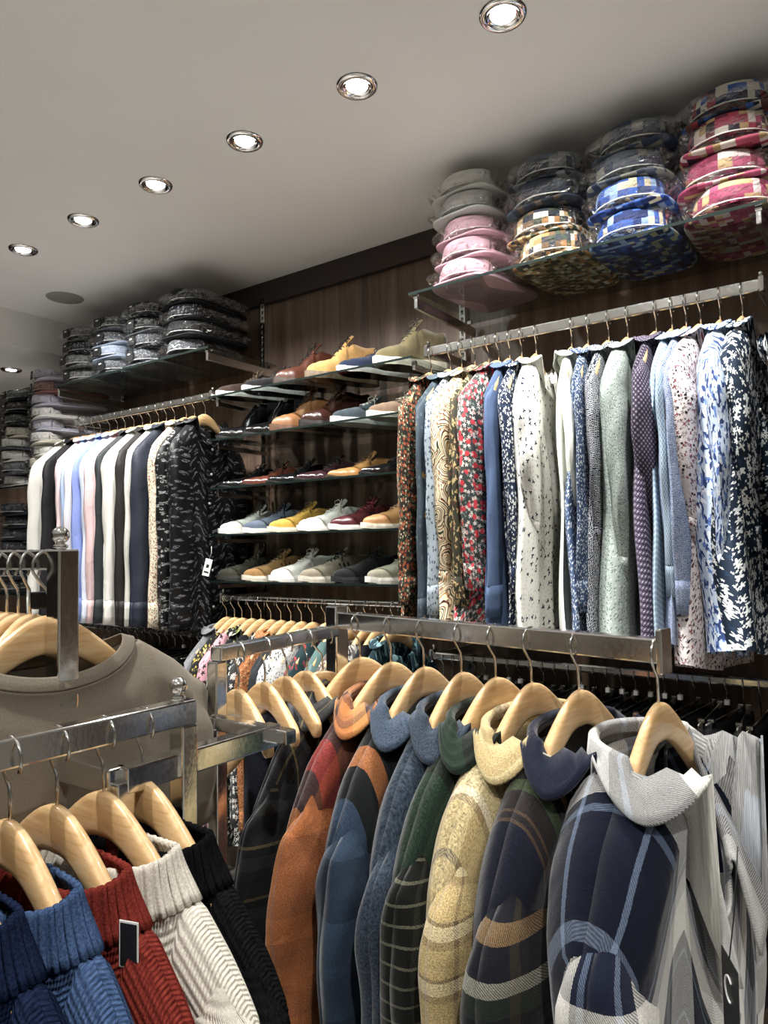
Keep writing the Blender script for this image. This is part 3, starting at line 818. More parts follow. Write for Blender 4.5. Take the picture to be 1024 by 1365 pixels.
bluec = C('royal_blue_check', ['234a96', '142452', 'c8bc98', '86a4cc', '2854a8', '182e68'], .015, 7); steelc = C('steel_navy_check', ['59616c', '2d3a52', '8a8a80', '3c4658'], .02, 9)
redc = C('crimson_check', ['8c2840', '561428', 'bfb4a8', 'a8445e', '241828', '9c8250'], .016, 11); multi = C('blue_red_check', ['1c2c50', '8c2a34', 'b8b6a8', '24509a', '5a3a3a', '141c30'], .015, 13); pinkc = C('pink_white_check', ['a8486a', 'c4b6b2', '8a2c50', '6a1c34', 'b89a6a', '963a5c'], .017, 15); darkc = C('deep_teal_check', ['16262e', '0e161c', '2a3a44'], .02, 17)
GRP = 'packed shirts on the upper right shelf'
stack(-1.035, 1.81, ZS, [('rose pink plain', pink, pink), ('mid pink plain', pink, pink), ('soft pink plain', pink, pink), ('light grey plain', grey_o, grey_o), ('silver grey plain', white_o, white_o)], GRP, 'the leftmost stack, upper right shelf', -.15, 1, .063)
stack(-.775, 1.81, ZS, [('tan and green check', camo, camo), ('brown and cream check', camo, camo), ('navy and brown check', navyb, navyb), ('slate check', greyc, greyc)], GRP, 'the tan check stack, upper right shelf', -.05, 2, .072)
stack(-.535, 1.81, ZS, [('royal blue and cream check', bluec, bluec), ('bright blue check', bluec, bluec), ('steel blue check', steelc, steelc), ('navy and grey check', steelc, steelc)], GRP, 'the blue check stack, upper right shelf', 0, 3, .072)
stack(-.305, 1.81, ZS, [('crimson and white check', pinkc, pinkc), ('pink and cream check', pinkc, pinkc), ('crimson and gold check', redc, redc), ('blue and red check', multi, multi)], GRP, 'the crimson check stack, upper right shelf', .03, 4, .074)
stack(-.075, 1.81, ZS, [('deep teal check', darkc, darkc)] * 1 + [('dark teal', darkc, darkc), ('dark green check', darkc, darkc), ('black teal check', darkc, darkc)], GRP, 'the dark stack cut by the right edge', .05, 5, .074)
# left shelf
dk = C('charcoal_leaf', ['1a1c20', '2c2f34', '0f1012', '6a6c6c'], .008, 21); dk2 = F('grey_foliage', pat_floral('6c6e6c', [('24262a', 70, .42, .8, 4)])); dk3 = F('navy_silver_leaf', pat_floral('181c28', [('a4a8b0', 80, .36, .7, 4)])); sky = F('pale_sky', pat_melange('7f8fa6', 'a4b2c6', 500)); blkw = F('black_weave', pat_melange('0b0c0e', '22252a', 260)); gr = F('mid_grey_print', pat_floral('4a4e54', [('8e9298', 110, .36, .7, 4)]))
GL = 'packed shirts on the upper left shelf'
stack(-3.04, 1.80, ZS, [('grey foliage', dk2, dk2), ('dark foliage', dk2, dk2), ('navy leaf', dk3, dk3), ('silver leaf', dk2, dk2)], GL, 'the leftmost stack, upper left shelf', -.1, 11, .060, band=True)
stack(-2.79, 1.80, ZS, [('grey print', gr, gr), ('pale sky blue', sky, sky), ('bluish grey', sky, gr), ('charcoal print', gr, dk)], GL, 'the stack with pale blue, upper left shelf', .06, 12, .060, band=True)
stack(-2.55, 1.80, ZS, [('silver grey print', gr, gr), ('dark silver print', dk, gr), ('grey weave', gr, dk), ('dark grey weave', dk, dk)], GL, 'the middle stack, upper left shelf', -.04, 13, .062, band=True)
stack(-2.30, 1.80, ZS, [('black and silver', blkw, gr), ('black weave', blkw, blkw), ('black leaf', blkw, dk3), ('jet weave', blkw, blkw)], GL, 'the black stack, upper left shelf', .05, 14, .064)
# far left tall stacks
struct_glass = [(-3.22 - .50, 1.62), (-3.22 - .50, 1.25)]
wh = F('white_packed_cotton', pat_plain('e0dfdb')); lil = F('lilac_packed_cotton', pat_plain('bcbcce')); rs = F('rust_packed_cotton', pat_plain('8a5a50')); cr = F('cream_packed_cotton', pat_plain('dcd6c4')); nv = F('dark_denim', pat_melange('14181f', '2a303a', 400))
GF = 'packed shirts on the far left shelves'
for zz, s in ((1.70, 'upper'), (1.18, 'lower')):
    glass_shelf(-4.2, -3.21, 1.78, zz, 'clear glass %s shelf at the far left' % s)
    bracket(-3.225, zz - .008, 1.81, 'steel bracket under the %s far left shelf' % s, False)
stack(-3.335, 1.79, 1.70, [('white poplin', wh, wh), ('cream poplin', cr, cr), ('snow white', wh, wh), ('pale cream', cr, wh), ('lilac grey', lil, lil), ('soft white', wh, wh), ('lilac poplin', lil, lil), ('rust', rs, rs), ('grey lilac', lil, lil)], GF, 'the pale far left stack', -.35, 21, .058, band=True, w_=.21)
stack(-3.60, 1.79, 1.70, [('white', wh, wh), ('dark grey', gr, gr), ('pure white', wh, wh), ('grey and white', gr, wh), ('cream', cr, cr), ('charcoal', dk, dk), ('black', blkw, blkw), ('black grey', blkw, gr)], GF, 'the mixed far left stack', -.2, 22, .058, band=True, w_=.22)
stack(-3.335, 1.79, 1.18, [('dark navy denim', nv, nv), ('black denim', nv, nv), ('blue black denim', nv, nv), ('grey navy denim', nv, nv), ('inky denim', nv, nv), ('faded black denim', nv, nv), ('slate denim', nv, nv)], GF, 'the dark stack below the pale one', -.3, 23, .060)
stack(-3.60, 1.79, 1.18, [('midnight denim', nv, nv), ('navy twill', nv, nv), ('black twill', nv, nv), ('charcoal twill', nv, nv), ('dark twill', nv, nv), ('blue twill', nv, nv), ('slate twill', nv, nv)], GF, 'the dark stack at the far left edge', -.2, 24, .060)

# ------------------------------------------------------------------ shoes
def shoe(label, x, z, up, kind='sneaker', sole='d8d6cf', lining='1a1a1c', lace='c9c5ba', group='shoes on the glass shelves', rz=0, toe=None, midc=None, y=1.885, accent=None):
    nm = {'boot': 'boot', 'chelsea': 'boot', 'sneaker': 'sneaker', 'dress': 'dress_shoe', 'deck': 'deck_shoe'}[kind]
    L = .285
    t = thing(nm, label, nm.replace('_', ' '), (x - .035, y, z), (0, 0, -.42 + rz), group)
    boot = kind in ('boot', 'chelsea')
    Ha = {'boot': .135, 'chelsea': .15, 'sneaker': .080, 'dress': .068, 'deck': .078}[kind]
    Ht = {'boot': .048, 'chelsea': .04, 'sneaker': .036, 'dress': .030, 'deck': .038}[kind]
    sh = {'boot': .024, 'chelsea': .012, 'sneaker': .018, 'dress': .007, 'deck': .018}[kind]
    heel = {'boot': .008, 'chelsea': .016, 'sneaker': .010, 'dress': .018, 'deck': .003}[kind]
    def lerp(tab, s):
        for (a, va), (b, vb) in zip(tab, tab[1:]):
            if s <= b: f = (s - a) / (b - a); f = f * f * (3 - 2 * f); return va + (vb - va) * f
        return tab[-1][1]
    pointy = .8 if kind in ('dress', 'chelsea') else 1.0
    wt = [(0, .004), (.03, .020), (.08, .029), (.25, .033), (.45, .036), (.68, .043), (.78, .042 * (pointy + .05)), (.88, .034 * pointy), (.95, .022 * pointy), (.985, .011 * pointy), (1, .003)]
    a1 = .42 if boot else .40
    ht = [(0, Ha * .93), (.05, Ha), (.2, Ha * .94), (a1, Ha * 1.02), (.55, Ha * .62 + Ht * .3), (.68, Ht * 1.25), (.82, Ht * 1.02), (.92, Ht * .78), (.98, Ht * .45), (1, Ht * .2)]
    bz = [(0, heel), (.3, heel), (.45, heel * .5), (.65, 0), (.9, 0), (1, .006)]
    Y = lambda s: L * (1 - s)
    ns = 40
    outer, inner = [], []
    for i in range(ns + 1):
        s = i / ns; w_ = lerp(wt, s); H = lerp(ht, s); b = lerp(bz, s) + sh * .85
        op = 1 if s < a1 - .01 else max(0, 1 - (s - a1 + .01) / .05)   # opening
        if s < .02: op = 0
        nar = .30 if boot else .18
        pts = []
        ang = 11
        for q in range(ang):
            a = PI * q / (ang - 1)
            c, s_ = math.cos(a), math.sin(a)
            hx = math.copysign(abs(c) ** .55, c); hz = s_ ** .85
            xw = w_ * hx * (1 + .05 * math.sin(PI * hz)) * (1 - nar * hz * (1 if s < .5 else 0))
            pts.append([xw, Y(s), b + (H) * hz])
        if op > 0:   # open the top: push the middle points down
            wr = w_ * (1 - nar) * .86
            for q in range(ang):
                if 2 <= q <= 8:
                    f = (q - 5) / 3.0
                    tgt = b + H - (0 if abs(f) > .9 else (.045 if boot else .03))
                    xx = -wr * f if True else 0
                    pts[q][0] = pts[q][0] * (1 - op) + xx * (.98 if abs(f) > .9 else .9) * op
                    pts[q][2] = pts[q][2] * (1 - op) + tgt * op
        outer.append([tuple(p) for p in pts])
    m = MB().grid(outer, [[(p[0] + p[2], p[1]) for p in r] for r in outer])
    m.face([i for i in range(11)][::-1]); m.face([ns * 11 + i for i in range(11)])
    upo = m.build('upper', up, t, sub=1)
    lin_ = [[(p[0], p[1], p[2] + .0015) for p in r[3:8]] for r in outer[2:int(ns * (a1 + .02))]]
    MB().grid(lin_).build('lining', plain('lining_' + lining, lining, .8), t)
    # sole
    rows = []
    for i in range(ns + 1):
        s = i / ns; w_ = lerp(wt, s) + (.005 if kind != 'chelsea' else .003); b = lerp(bz, s)
        lo = 0.0
        if kind in ('dress', 'chelsea') and .3 < s < .9: lo = b * .8 if s > .32 else 0
        if s > .9: lo = b * .8
        zt = b + sh
        yy = Y(s) + (.005 if s < .02 else -.006 if s > .97 else 0)
        rows.append([(-w_ * .97, yy, lo), (-w_ * 1.02, yy, lo + (zt - lo) * .5), (-w_, yy, zt), (w_, yy, zt), (w_ * 1.02, yy, lo + (zt - lo) * .5), (w_ * .97, yy, lo)])
    MB().grid(rows, None, True, False, True, True).build('sole', plain('sole_' + sole, sole, .55), t)
    if midc or boot:
        rows = [[(p[0] * 1.01, p[1], p[2] * .35) if False else (r[k_][0] * 1.015, r[k_][1], (0 if k_ in (0, 3) else 1) * .009 + r[0][2] * .9) for k_, p in enumerate(r[:2] + r[4:6])] for r in rows]
        rows = [[r[0], r[1], r[2], r[3]] for r in rows]
        MB().grid(rows, None, True, False, True, True).build('outsole', plain('outsole_' + (midc or '141312'), midc or '141312', .7), t)
    if kind != 'chelsea':
        s0, s1, nl = (a1 + .01, .63 if boot else .60, 6 if boot else 5)
        m = MB()
        for k_ in range(nl):
            s = s0 + (s1 - s0) * k_ / (nl - 1); H = lerp(ht, s) + lerp(bz, s) + sh * .85 + .003; hw = .017
            m.tube([(-hw, Y(s), H - .006), (-hw * .5, Y(s) - .002, H), (hw * .5, Y(s) + .004, H), (hw, Y(s) + .006, H - .006)], .0018, 5)
            m.tube([(hw, Y(s), H - .006), (0, Y(s) + .004, H + .001), (-hw, Y(s) + .010, H - .004)], .0018, 5)
        H = lerp(ht, s0) + lerp(bz, s0) + sh
        for sg in (-1, 1):
            m.tube([(0, Y(s0), H), (sg * .012, Y(s0) - .004, H + .012), (sg * .028, Y(s0) - .012, H + .006), (sg * .018, Y(s0) - .014, H - .012), (0, Y(s0) - .004, H)], .0016, 5)
            m.tube([(0, Y(s0), H), (sg * .020, Y(s0) - .014, H - .006), (sg * .034, Y(s0) - .02, H - .03)], .0016, 5)
        m.build('laces', plain('laces_' + lace, lace, .8), upo)
        tr = []
        for j in range(6):
            s = .56 - (.56 - a1 + .05) * j / 5; H = lerp(ht, min(s, .6)) + lerp(bz, s) + sh * .85 - .004 + (.018 if j == 5 else .006 if j == 4 else 0)
            tr.append([(xx * .015, Y(s), H - .004 * xx * xx) for xx in (-1.3, -.6, 0, .6, 1.3)])
        MB().grid(tr).build('tongue', up, t, solid=.004)
    if kind in ('sneaker',):   # side overlay stripes and heel patch
        for sg in (-1, 1):
            m = MB()
            for s in (.36, .42, .48):
                w_ = lerp(wt, s); b = lerp(bz, s) + sh
                m.bar((sg * (w_ * 1.015), Y(s), b + .004), (sg * (w_ * .93), Y(s) - .012, b + .04), .002, .006)
            m.build('side_stripes', accent or up, upo)
        MB().box((0, L + .0015, sh + heel + .05), (.03, .004, .035)).build('heel_tab', accent or up, upo, .001)
    elif kind == 'chelsea':
        for sg in (-1, 1): MB().box((sg * .0285, Y(.24), sh + heel + .095), (.004, .045, .08)).build('elastic_gusset', plain('black_elastic', '0a0a0a', .9), t, .001)
    return t
def leather(n, h, rough=.35, coat=.3):
    g = G(n); nz = g.noise(g.obj(), 25, 4); c = g.mix(g.m('MULTIPLY', nz, .5), lin(h), tuple(v * .35 for v in lin(h)))
    return g.pbsdf(c, rough, 0, g.noise(g.obj(), 300, 3), .15, .001, .5, 0, coat)
def suede(n, h): 
    g = G(n); nz = g.noise(g.obj(), 60, 4, .7); c = g.ramp(nz, [(.3, tuple(v * .75 for v in lin(h))), (.7, lin(h))])
    return g.pbsdf(c, .95, 0, g.noise(g.obj(), 500, 3), .3, .001, .2, .3)
Z1, Z2, Z3, Z4, Z5 = SHZ
sx = lambda i, x: x + .008
shoe('black and brown hiking shoe with white midsole, leftmost on the top shoe shelf', -2.11, Z1, suede('dark_brown_suede', '3f3028'), 'sneaker', 'd9d8d2', lace='6b5a44', midc='16161a')
shoe('black low hiking shoe with thick dark sole on the top shoe shelf', -1.965, Z1, suede('black_nubuck', '1d1d1f'), 'sneaker', 'c9c9c6', lace='2a2a2a', midc='141414')
shoe('brown leather boot with loose dark laces on the top shoe shelf', -1.80, Z1, leather('chestnut_leather', '5a3020'), 'boot', '3a2a20', lace='1a1410')
shoe('wheat nubuck boot with chunky lug sole on the top shoe shelf', -1.645, Z1, suede('wheat_nubuck', 'c2934c'), 'boot', '6b5a44', lace='2a2018')
shoe('navy suede shoe with white and red sole on the top shoe shelf', -1.50, Z1, suede('navy_suede', '1e2a42'), 'deck', 'd6d4cd', lace='1a2030', midc='8e1c28')
shoe('olive suede ankle shoe with white sole, rightmost on the top shoe shelf', -1.345, Z1, suede('olive_suede', '6a6040'), 'boot', 'd9d2bd', lace='4a4430', midc='cfc7b0')
shoe('black slip-on ankle boot, leftmost on the second shoe shelf', -2.11, Z2, leather('black_calf', '121214', .18, .8), 'chelsea', '0c0c0c')
shoe('glossy black ankle boot with elastic side on the second shoe shelf', -1.965, Z2, leather('black_patent', '0e0e10', .1, 1), 'chelsea', '101010')
shoe('cognac lace-up boot on the second shoe shelf', -1.82, Z2, leather('cognac_leather', '94602f', .45, .15), 'boot', '5a3a22', lace='6b4322')
shoe('dark brown polished lace-up boot on the second shoe shelf', -1.675, Z2, leather('oxblood_brown', '3a1e16', .25, .5), 'boot', '1a120e', lace='221510')
shoe('slate grey deck shoe with white stitching on the second shoe shelf', -1.53, Z2, suede('slate_suede', '37434a'), 'deck', 'c9cac6', lace='d0d0ca')
shoe('taupe brown deck shoe, rightmost on the second shoe shelf', -1.375, Z2, suede('taupe_suede', '7a6450'), 'deck', 'c8c2b2', lace='c8bfae')
shoe('black dress shoe, leftmost on the middle shoe shelf', -2.10, Z3, leather('black_oxford', '111113', .15, .9), 'dress', '0d0d0d', lace='0a0a0a')
shoe('reddish brown brogue on the middle shoe shelf', -1.975, Z3, leather('tan_red_brogue', '633220', .25, .6), 'dress', '2a1812', lace='3a2014')
shoe('black shiny dress shoe beside the reddish brogue', -1.84, Z3, leather('black_derby', '131315', .12, .9), 'dress', '0d0d0d', lace='0a0a0a')
shoe('dark charcoal and burgundy dress shoe on the middle shoe shelf', -1.70, Z3, leather('burgundy_derby', '3a2026', .2, .7), 'dress', '1a1212', lace='222222')
shoe('light tan brogue on the middle shoe shelf', -1.555, Z3, leather('light_tan_brogue', 'b07c3c', .3, .5), 'dress', '3a2a1c', lace='6a4a24')
shoe('black pointed dress shoe, rightmost on the middle shoe shelf', -1.41, Z3, leather('black_pointed', '101012', .12, .9), 'dress', '0d0d0d', lace='0a0a0a')
W_ = suede('white_leather_soft', 'd6d4cc')
shoe('off white sneaker with grey laces, leftmost on the fourth shoe shelf', -2.10, Z4, suede('off_white_nubuck', 'c6c8c0'), 'sneaker', 'dcdad4', lace='55584e')
shoe('blue grey suede sneaker on the fourth shoe shelf', -1.97, Z4, suede('blue_grey_suede', '5a6678'), 'sneaker', 'd6d4ce', lace='20283a', accent=suede('navy_overlay', '1c2436'))
shoe('mustard yellow suede sneaker on the fourth shoe shelf', -1.835, Z4, suede('mustard_suede', 'c99a26'), 'sneaker', 'd4ccb4', lace='8a6a1c')
shoe('white leather sneaker with gum outsole on the fourth shoe shelf', -1.69, Z4, W_, 'sneaker', 'dcdad2', lace='dddbd4', midc='8a7456')
shoe('burgundy and navy striped sneaker on the fourth shoe shelf', -1.545, Z4, leather('burgundy_leather', '541c24', .35, .4), 'sneaker', 'd8d6d0', lace='7a1c28', accent=suede('navy_stripe', '1a2238'), midc='2a1a1a')
shoe('caramel tan sneaker, rightmost on the fourth shoe shelf', -1.405, Z4, leather('caramel_leather', 'b88448', .45, .2), 'sneaker', 'd6cfba', lace='ccaa88')
shoe('dark olive runner with grey laces, leftmost on the lowest shoe shelf', -2.11, Z5, suede('dark_olive', '3c3c30'), 'sneaker', '2c2d28', lace='8a8470', accent=suede('dk_navy', '1a2236'))
shoe('tan brown runner with pale sole on the lowest shoe shelf', -1.97, Z5, suede('tan_suede', '97713e'), 'sneaker', 'cdc6b4', lace='b59a68', accent=suede('brown_overlay', '5a3c20'))
shoe('bright white low sneaker on the lowest shoe shelf', -1.83, Z5, W_, 'sneaker', 'dedcd6', lace='e2e0da')
shoe('black runner with beige toe on the lowest shoe shelf', -1.685, Z5, suede('beige_grey_mesh', '8a806e'), 'sneaker', 'c9c2b0', lace='18181a', accent=suede('black_overlay', '141416'))
shoe('all black knitted runner on the lowest shoe shelf', -1.535, Z5, suede('black_knit', '1b1c1e'), 'sneaker', '1c1c1e', lace='101010')
shoe('sage grey runner with white sole, rightmost on the lowest shoe shelf', -1.39, Z5, suede('sage_grey', '8f8d78'), 'sneaker', 'd8d6cc', lace='b8b6a4')

# ------------------------------------------------------------------ floor racks
def post(m, x, y, z0, z1, s=.03): m.box((x, y, (z0 + z1) / 2), (s, s, z1 - z0))
def finial(parent, p, r=.011):
    prof = [(.0005, .008 + 2 * r)] + [(r * math.sin(PI * i / 12), .008 + r + r * math.cos(PI * i / 12)) for i in range(1, 11)] + [(.005, .009), (.009, .006), (.009, .003), (.007, .002), (.007, 0)]
    MB().lathe(prof, 20, p).build('ball_finial', CHROME, parent)
HZ = 1.11
rk = thing('four_way_rack', 'chrome four-way garment rack with square tube arms in the foreground at left', 'garment rack', (-.80, .62, 0))
def loc(m_pts): return [(x + .80, y - .62, z) for x, y, z in m_pts]
def rbar(name, a, b, wd=.025, ht=.03, parent=rk, o=(-.80, .62)):
    a = (a[0] - o[0], a[1] - o[1], a[2]); b = (b[0] - o[0], b[1] - o[1], b[2])
    return MB().bar(a, b, wd, ht).build(name, STEEL, parent, .0025)
# hub ring
rbar('hub_bar', (-.865, .497, HZ), (-.735, .497, HZ)); rbar('hub_bar', (-.865, .75, HZ), (-.70, .745, HZ), .022, .02)
rbar('hub_bar', (-.865, .50, HZ), (-.865, .75, HZ)); rbar('hub_bar', (-.735, .50, HZ), (-.735, .75, HZ))
# rack arm with sweaters (towards the viewer)
R1Z = 1.172
rbar('arm_rail', (-.745, .02, R1Z), (-.730, .597, R1Z), .024, .030)
rbar('arm_post', (-.730, .585, R1Z - .015), (-.730, .585, .12), .026, .024)
finial(rk, (-.730 + .80, .577 - .62, R1Z + .014))
# arm with the tee shirts
R0Z = 1.362
rbar('arm_rail', (-.865, .503, R0Z), (-1.75, .46, R0Z), .024, .026)
rbar('arm_post', (-.862, .503, R0Z + .013), (-.862, .503, .12), .030, .028)
finial(rk, (-.868 + .80, .503 - .62, R0Z + .012))
# arm with bare looking hangers, behind
RBZ = 1.213
rbar('arm_rail', (-.857, .747, RBZ), (-.895, 1.075, RBZ), .022, .022)
rbar('arm_post', (-.857, .750, RBZ - .011), (-.857, .750, .12), .022, .022)
for (x, y) in ((-.865, .50), (-.735, .50)):
    rbar('hub_leg', (x, y, HZ), (x, y, .03), .024, .024)
for a, b in (((-1.2, .62, .03), (-.4, .62, .03)), ((-.80, .2, .03), (-.80, 1.05, .03))): rbar('foot', a, b)
# rack with the plaid overshirts
A2 = Vector((-.90, 1.09, 1.233)); B2 = Vector((-.258, .964, 1.233))
rk2 = thing('straight_arm_rack', 'chrome rack whose square arm carries the plaid overshirts', 'garment rack', (-.90, 1.09, 0))
o2 = (-.90, 1.09)
rbar('arm_rail', A2, B2, .024, .032, rk2, o2)
ob = MB().box((0, 0, .64), (.032, .032, 1.24)).build('upright_post', STEEL, rk2, .003); ob.rotation_euler.z = -.19
rbar('end_plate', B2 + Vector((.0, 0, 0)), B2 + Vector((.008, -.0016, 0)), .030, .058, rk2, o2)
rbar('foot', (-1.25, 1.15, .03), (-.5, 1.02, .03), .03, .03, rk2, o2); rbar('foot', (-.96, .8, .03), (-.84, 1.4, .03), .03, .03, rk2, o2)

# ------------------------------------------------------------------ plaid overshirts
wool = dict(rough=.95, bstr=.5, sheen=.25, spec=.15, bdist=.0010)
def WL(n, fn): return fabric(n, fn, **wool)
def pat_band(su, pv, sv, w=.7, fuzz=.5, per=.5):
    """bands across the shoulder by distance from the neck (metres), crossed by weft stripes"""
    def fn(g, uv):
        v2 = g.warp(uv, 300, .0012)
        x, y = g.sep(v2)
        au = g.m('ABSOLUTE', g.m('SUBTRACT', g.m('FRACT', g.m('ADD', x, .5)), .5))
        a = g.ramp(g.m('DIVIDE', au, per), [(p / per, lin(h)) for p, h in su], 'CONSTANT')
        b = stripes(g, y, pv, sv, -.05)
        tw = g.m('GREATER_THAN', g.m('FRACT', g.m('MULTIPLY', g.m('ADD', x, y), 330.0)), .5)
        c = g.mix(g.m('MULTIPLY_ADD', tw, .3, 1 - w - .15), a, b)
        nz = g.noise(g.n('Mapping', {'Vector': uv, 'Scale': (1, 2.0, 1)}).outputs[0], 330, 4, .75)
        return g.mix(min(1, fuzz * 1.4), c, g.mix(1.0, c, g.ramp(nz, [(.32, (.2, .2, .2)), (.68, (1.85, 1.85, 1.85))]), 'MULTIPLY'))
    return fn
CH = ['26272a', '3a3b3c', '1e1f21', '8f7f4a']
j1 = WL('charcoal_windowpane', pat_band([(0, '1e1f21'), (.12, '333536'), (.15, '8f7f4a'), (.156, '2a2b2d'), (.20, '3a3b3c'), (.215, '8f7f4a'), (.22, '26272a'), (.30, '1c1d1f')], .075, [(0, '222325'), (.3, '353635'), (.55, '1b1c1e'), (.7, '7a6d44'), (.76, '28292b')], .6))
j2 = WL('orange_rust_plaid', pat_band([(0, 'a8602a'), (.12, '4a302c'), (.20, '96302a'), (.25, '3f2c2c'), (.29, 'b06a2c')], .14, [(0, '6a3c28'), (.3, '3a2826'), (.55, 'a05a2a'), (.8, '40302e')], .72))
j2c = WL('orange_check_collar', pat_plaid(.09, [(0, 'b06a2c'), (.6, '3a2a2c'), (.75, 'b8803c')], .06, [(0, 'b5712e'), (.5, '8a5a34'), (.7, '3a2c30')]))
j3 = WL('green_orange_blue_bands', pat_band([(0, '1c2120'), (.19, 'a0602e'), (.225, '181c1c'), (.262, '30445c'), (.32, '4a5e76')], .26, [(0, '141817'), (.5, '20282c'), (.8, '141818')], .80, .4))
j3s = WL('blue_block_wool', pat_plaid(.2, [(0, '26364a'), (.5, '1a2028'), (.8, '7a4a28'), (.86, '1c2630')], .2, [(0, '34485f'), (.35, '1c2836'), (.7, '2a3c50')]))
j3c = WL('slate_wool_collar', pat_melange('222e3c', '46576c', 280))
j4 = WL('slate_blue_melange', pat_melange('18212b', '3d4a5a', 260))
j5 = WL('dark_green_tweed', pat_band([(0, '121614'), (.105, '8a8a76'), (.110, '121412'), (.125, '8a8a76'), (.130, '121412'), (.145, '77775f'), (.149, '141a16'), (.20, '1c3024'), (.30, '16201a')], .022, [(0, '0e110f'), (.55, '1a2a20'), (.8, '2a3428')], .62, .75))
j5s = WL('black_flecked_tweed', pat_plaid(.05, [(0, '101210'), (.8, '2a2c24')], .022, [(0, '101210'), (.7, '6e6e58'), (.85, '101210')], .75))
j6 = WL('sand_brown_plaid', pat_band([(0, 'b39f6c'), (.10, 'd0c29c'), (.125, '8a7a60'), (.135, 'b39f6c'), (.17, '6e5f4c'), (.178, 'b8a87c'), (.205, 'd0c6aa'), (.215, '7a6648'), (.225, 'ae9862'), (.27, '544a40'), (.278, 'a8935f')], .06, [(0, 'b8a26c'), (.5, '9a8454'), (.8, 'c8b888')], .6, .6))
j6s = WL('sand_weft_plaid', pat_plaid(.07, [(0, 'a8925e'), (.4, '6e5a40'), (.5, 'b39a62')], .055, [(0, 'a8935f'), (.35, '7a6648'), (.5, 'd0c298'), (.75, '4a4038'), (.82, 'b59c64')], .6))
j7 = WL('navy_olive_bands', pat_band([(0, '1a1818'), (.125, 'b0ae9c'), (.135, '1c1a1a'), (.150, '8c7048'), (.160, '1a1a1a'), (.175, '38452c'), (.190, '241f20'), (.215, '4a3a2c'), (.219, '231f22'), (.228, '4a3a2c'), (.232, '131828')], .2, [(0, '131828'), (.5, '241f20')], .82, .35))
j7s = WL('tan_white_black_plaid', pat_plaid(.075, [(0, '171a24'), (.5, '3a3226'), (.7, '171820')], .11, [(0, 'a09e8c'), (.14, '16161a'), (.42, '8a6c40'), (.58, '16161a'), (.8, '26301f')], .35))
j7c = WL('plain_navy_wool', pat_melange('0d1220', '191f34', 400))
j8 = WL('white_navy_buffalo', pat_band([(0, 'dcdad2'), (.05, '8f9195'), (.08, '111728'), (.12, 'c4c4c0'), (.165, '0e1424'), (.178, '62728c'), (.188, '0e1424'), (.285, '6a7890'), (.297, '10172a'), (.308, 'cbc9c1')], .17, [(0, 'e0ded6'), (.26, 'b0b1b2'), (.40, '0c1222'), (.46, '62728c'), (.49, '0a101e'), (.86, '62728c'), (.89, '0c1222')], .42, .25))
j8s = WL('white_navy_buffalo_sleeve', pat_plaid(.17, [(0, 'd2d0c8'), (.34, 'c6c5be'), (.38, '12182a'), (.43, '5a6a84'), (.48, '111728'), (.80, '141a2c'), (.85, '6a7890'), (.90, '161c2e')], .22, [(0, '141a2c'), (.08, '62728c'), (.14, 'cfcdc4'), (.60, 'd2d0c8'), (.64, '12182a'), (.96, '6c7a92')], .25))
j8c = WL('white_navy_collar', pat_plaid(.20, [(0, '9a9b9c'), (.3, 'd6d4cc'), (.5, '12182a'), (.85, '62728c'), (.9, '12182a')], .2, [(0, 'b8b8b4')], .25))
plaids = [
 (-.835, 1.077, 'charcoal overshirt with thin yellow windowpane lines', j1, j1, .03),
 (-.751, 1.061, 'burnt orange, red and grey plaid overshirt', j2, j2c, .03),
 (-.672, 1.045, 'blue, dark green and orange block plaid overshirt', j3, j3c, .04),
 (-.590, 1.029, 'plain slate blue wool overshirt', j4, j4, .035),
 (-.522, 1.016, 'dark green tweed overshirt with cream flecks', j5, j5, .035),
 (-.456, 1.003, 'sand and brown plaid overshirt', j6, j6, .04),
 (-.378, .988, 'navy overshirt with olive and tan plaid and plain navy collar', j7, j7c, .045),
 (-.263, .965, 'white and navy block plaid overshirt, rightmost on its arm', j8, j8c, .07)]
for i, (x, y, nm, mt, cm, T) in enumerate(plaids):
    hang('overshirt', nm, 'overshirt', 'the ' + nm, x, y, 1.233 + .016, mt, 'plaid overshirts on the near rack', 'wooden hangers on the near rack arm',
         hi=True, seed=200 + i, W=.245, T=T, L=.76, k=1.0, lift=.012, nw=.104, ry=.046 if i < 7 else .075, dipF=.13 if i < 7 else .19, dipB=.015, sl=.62, sb=T * (.9 if i < 7 else .62), sa=.075, collar='jacket', cmat=cm, uvo=0, smat={2: j3s, 4: j5s, 5: j6s, 6: j7s, 7: j8s}.get(i),
         fine=1.7, thick=.003, fold=.010, out=.045, capr=.13, jit=.03, rz=-PI / 2 + (-.16, -.08, -.03, -.05, -.09, -.13, -.13, -.08)[i], buttons=5 if i == 7 else 0, kout=1.7)
# hang tag of the white overshirt
tg = thing('hang_tag', 'black card hang tag with a white curved mark on the white plaid overshirt', 'hang tag', (-.158, .800, .955), (0, 0, -1.1))
MB().box((0, 0, -.045), (.05, .0015, .09)).build('card', BLACKP, tg, .0005)
MB().tube([(0, 0, 0), (.003, .006, .05), (.0, .012, .11)], .0007, 5).build('cord', BLACKP, tg)
MB().tube([(.012 * math.cos(a) , -.0015, -.03 + .012 * math.sin(a)) for a in [R(50 + 26 * q) for q in range(10)]], .0012, 5).build('printed_mark', WHITEP, tg)

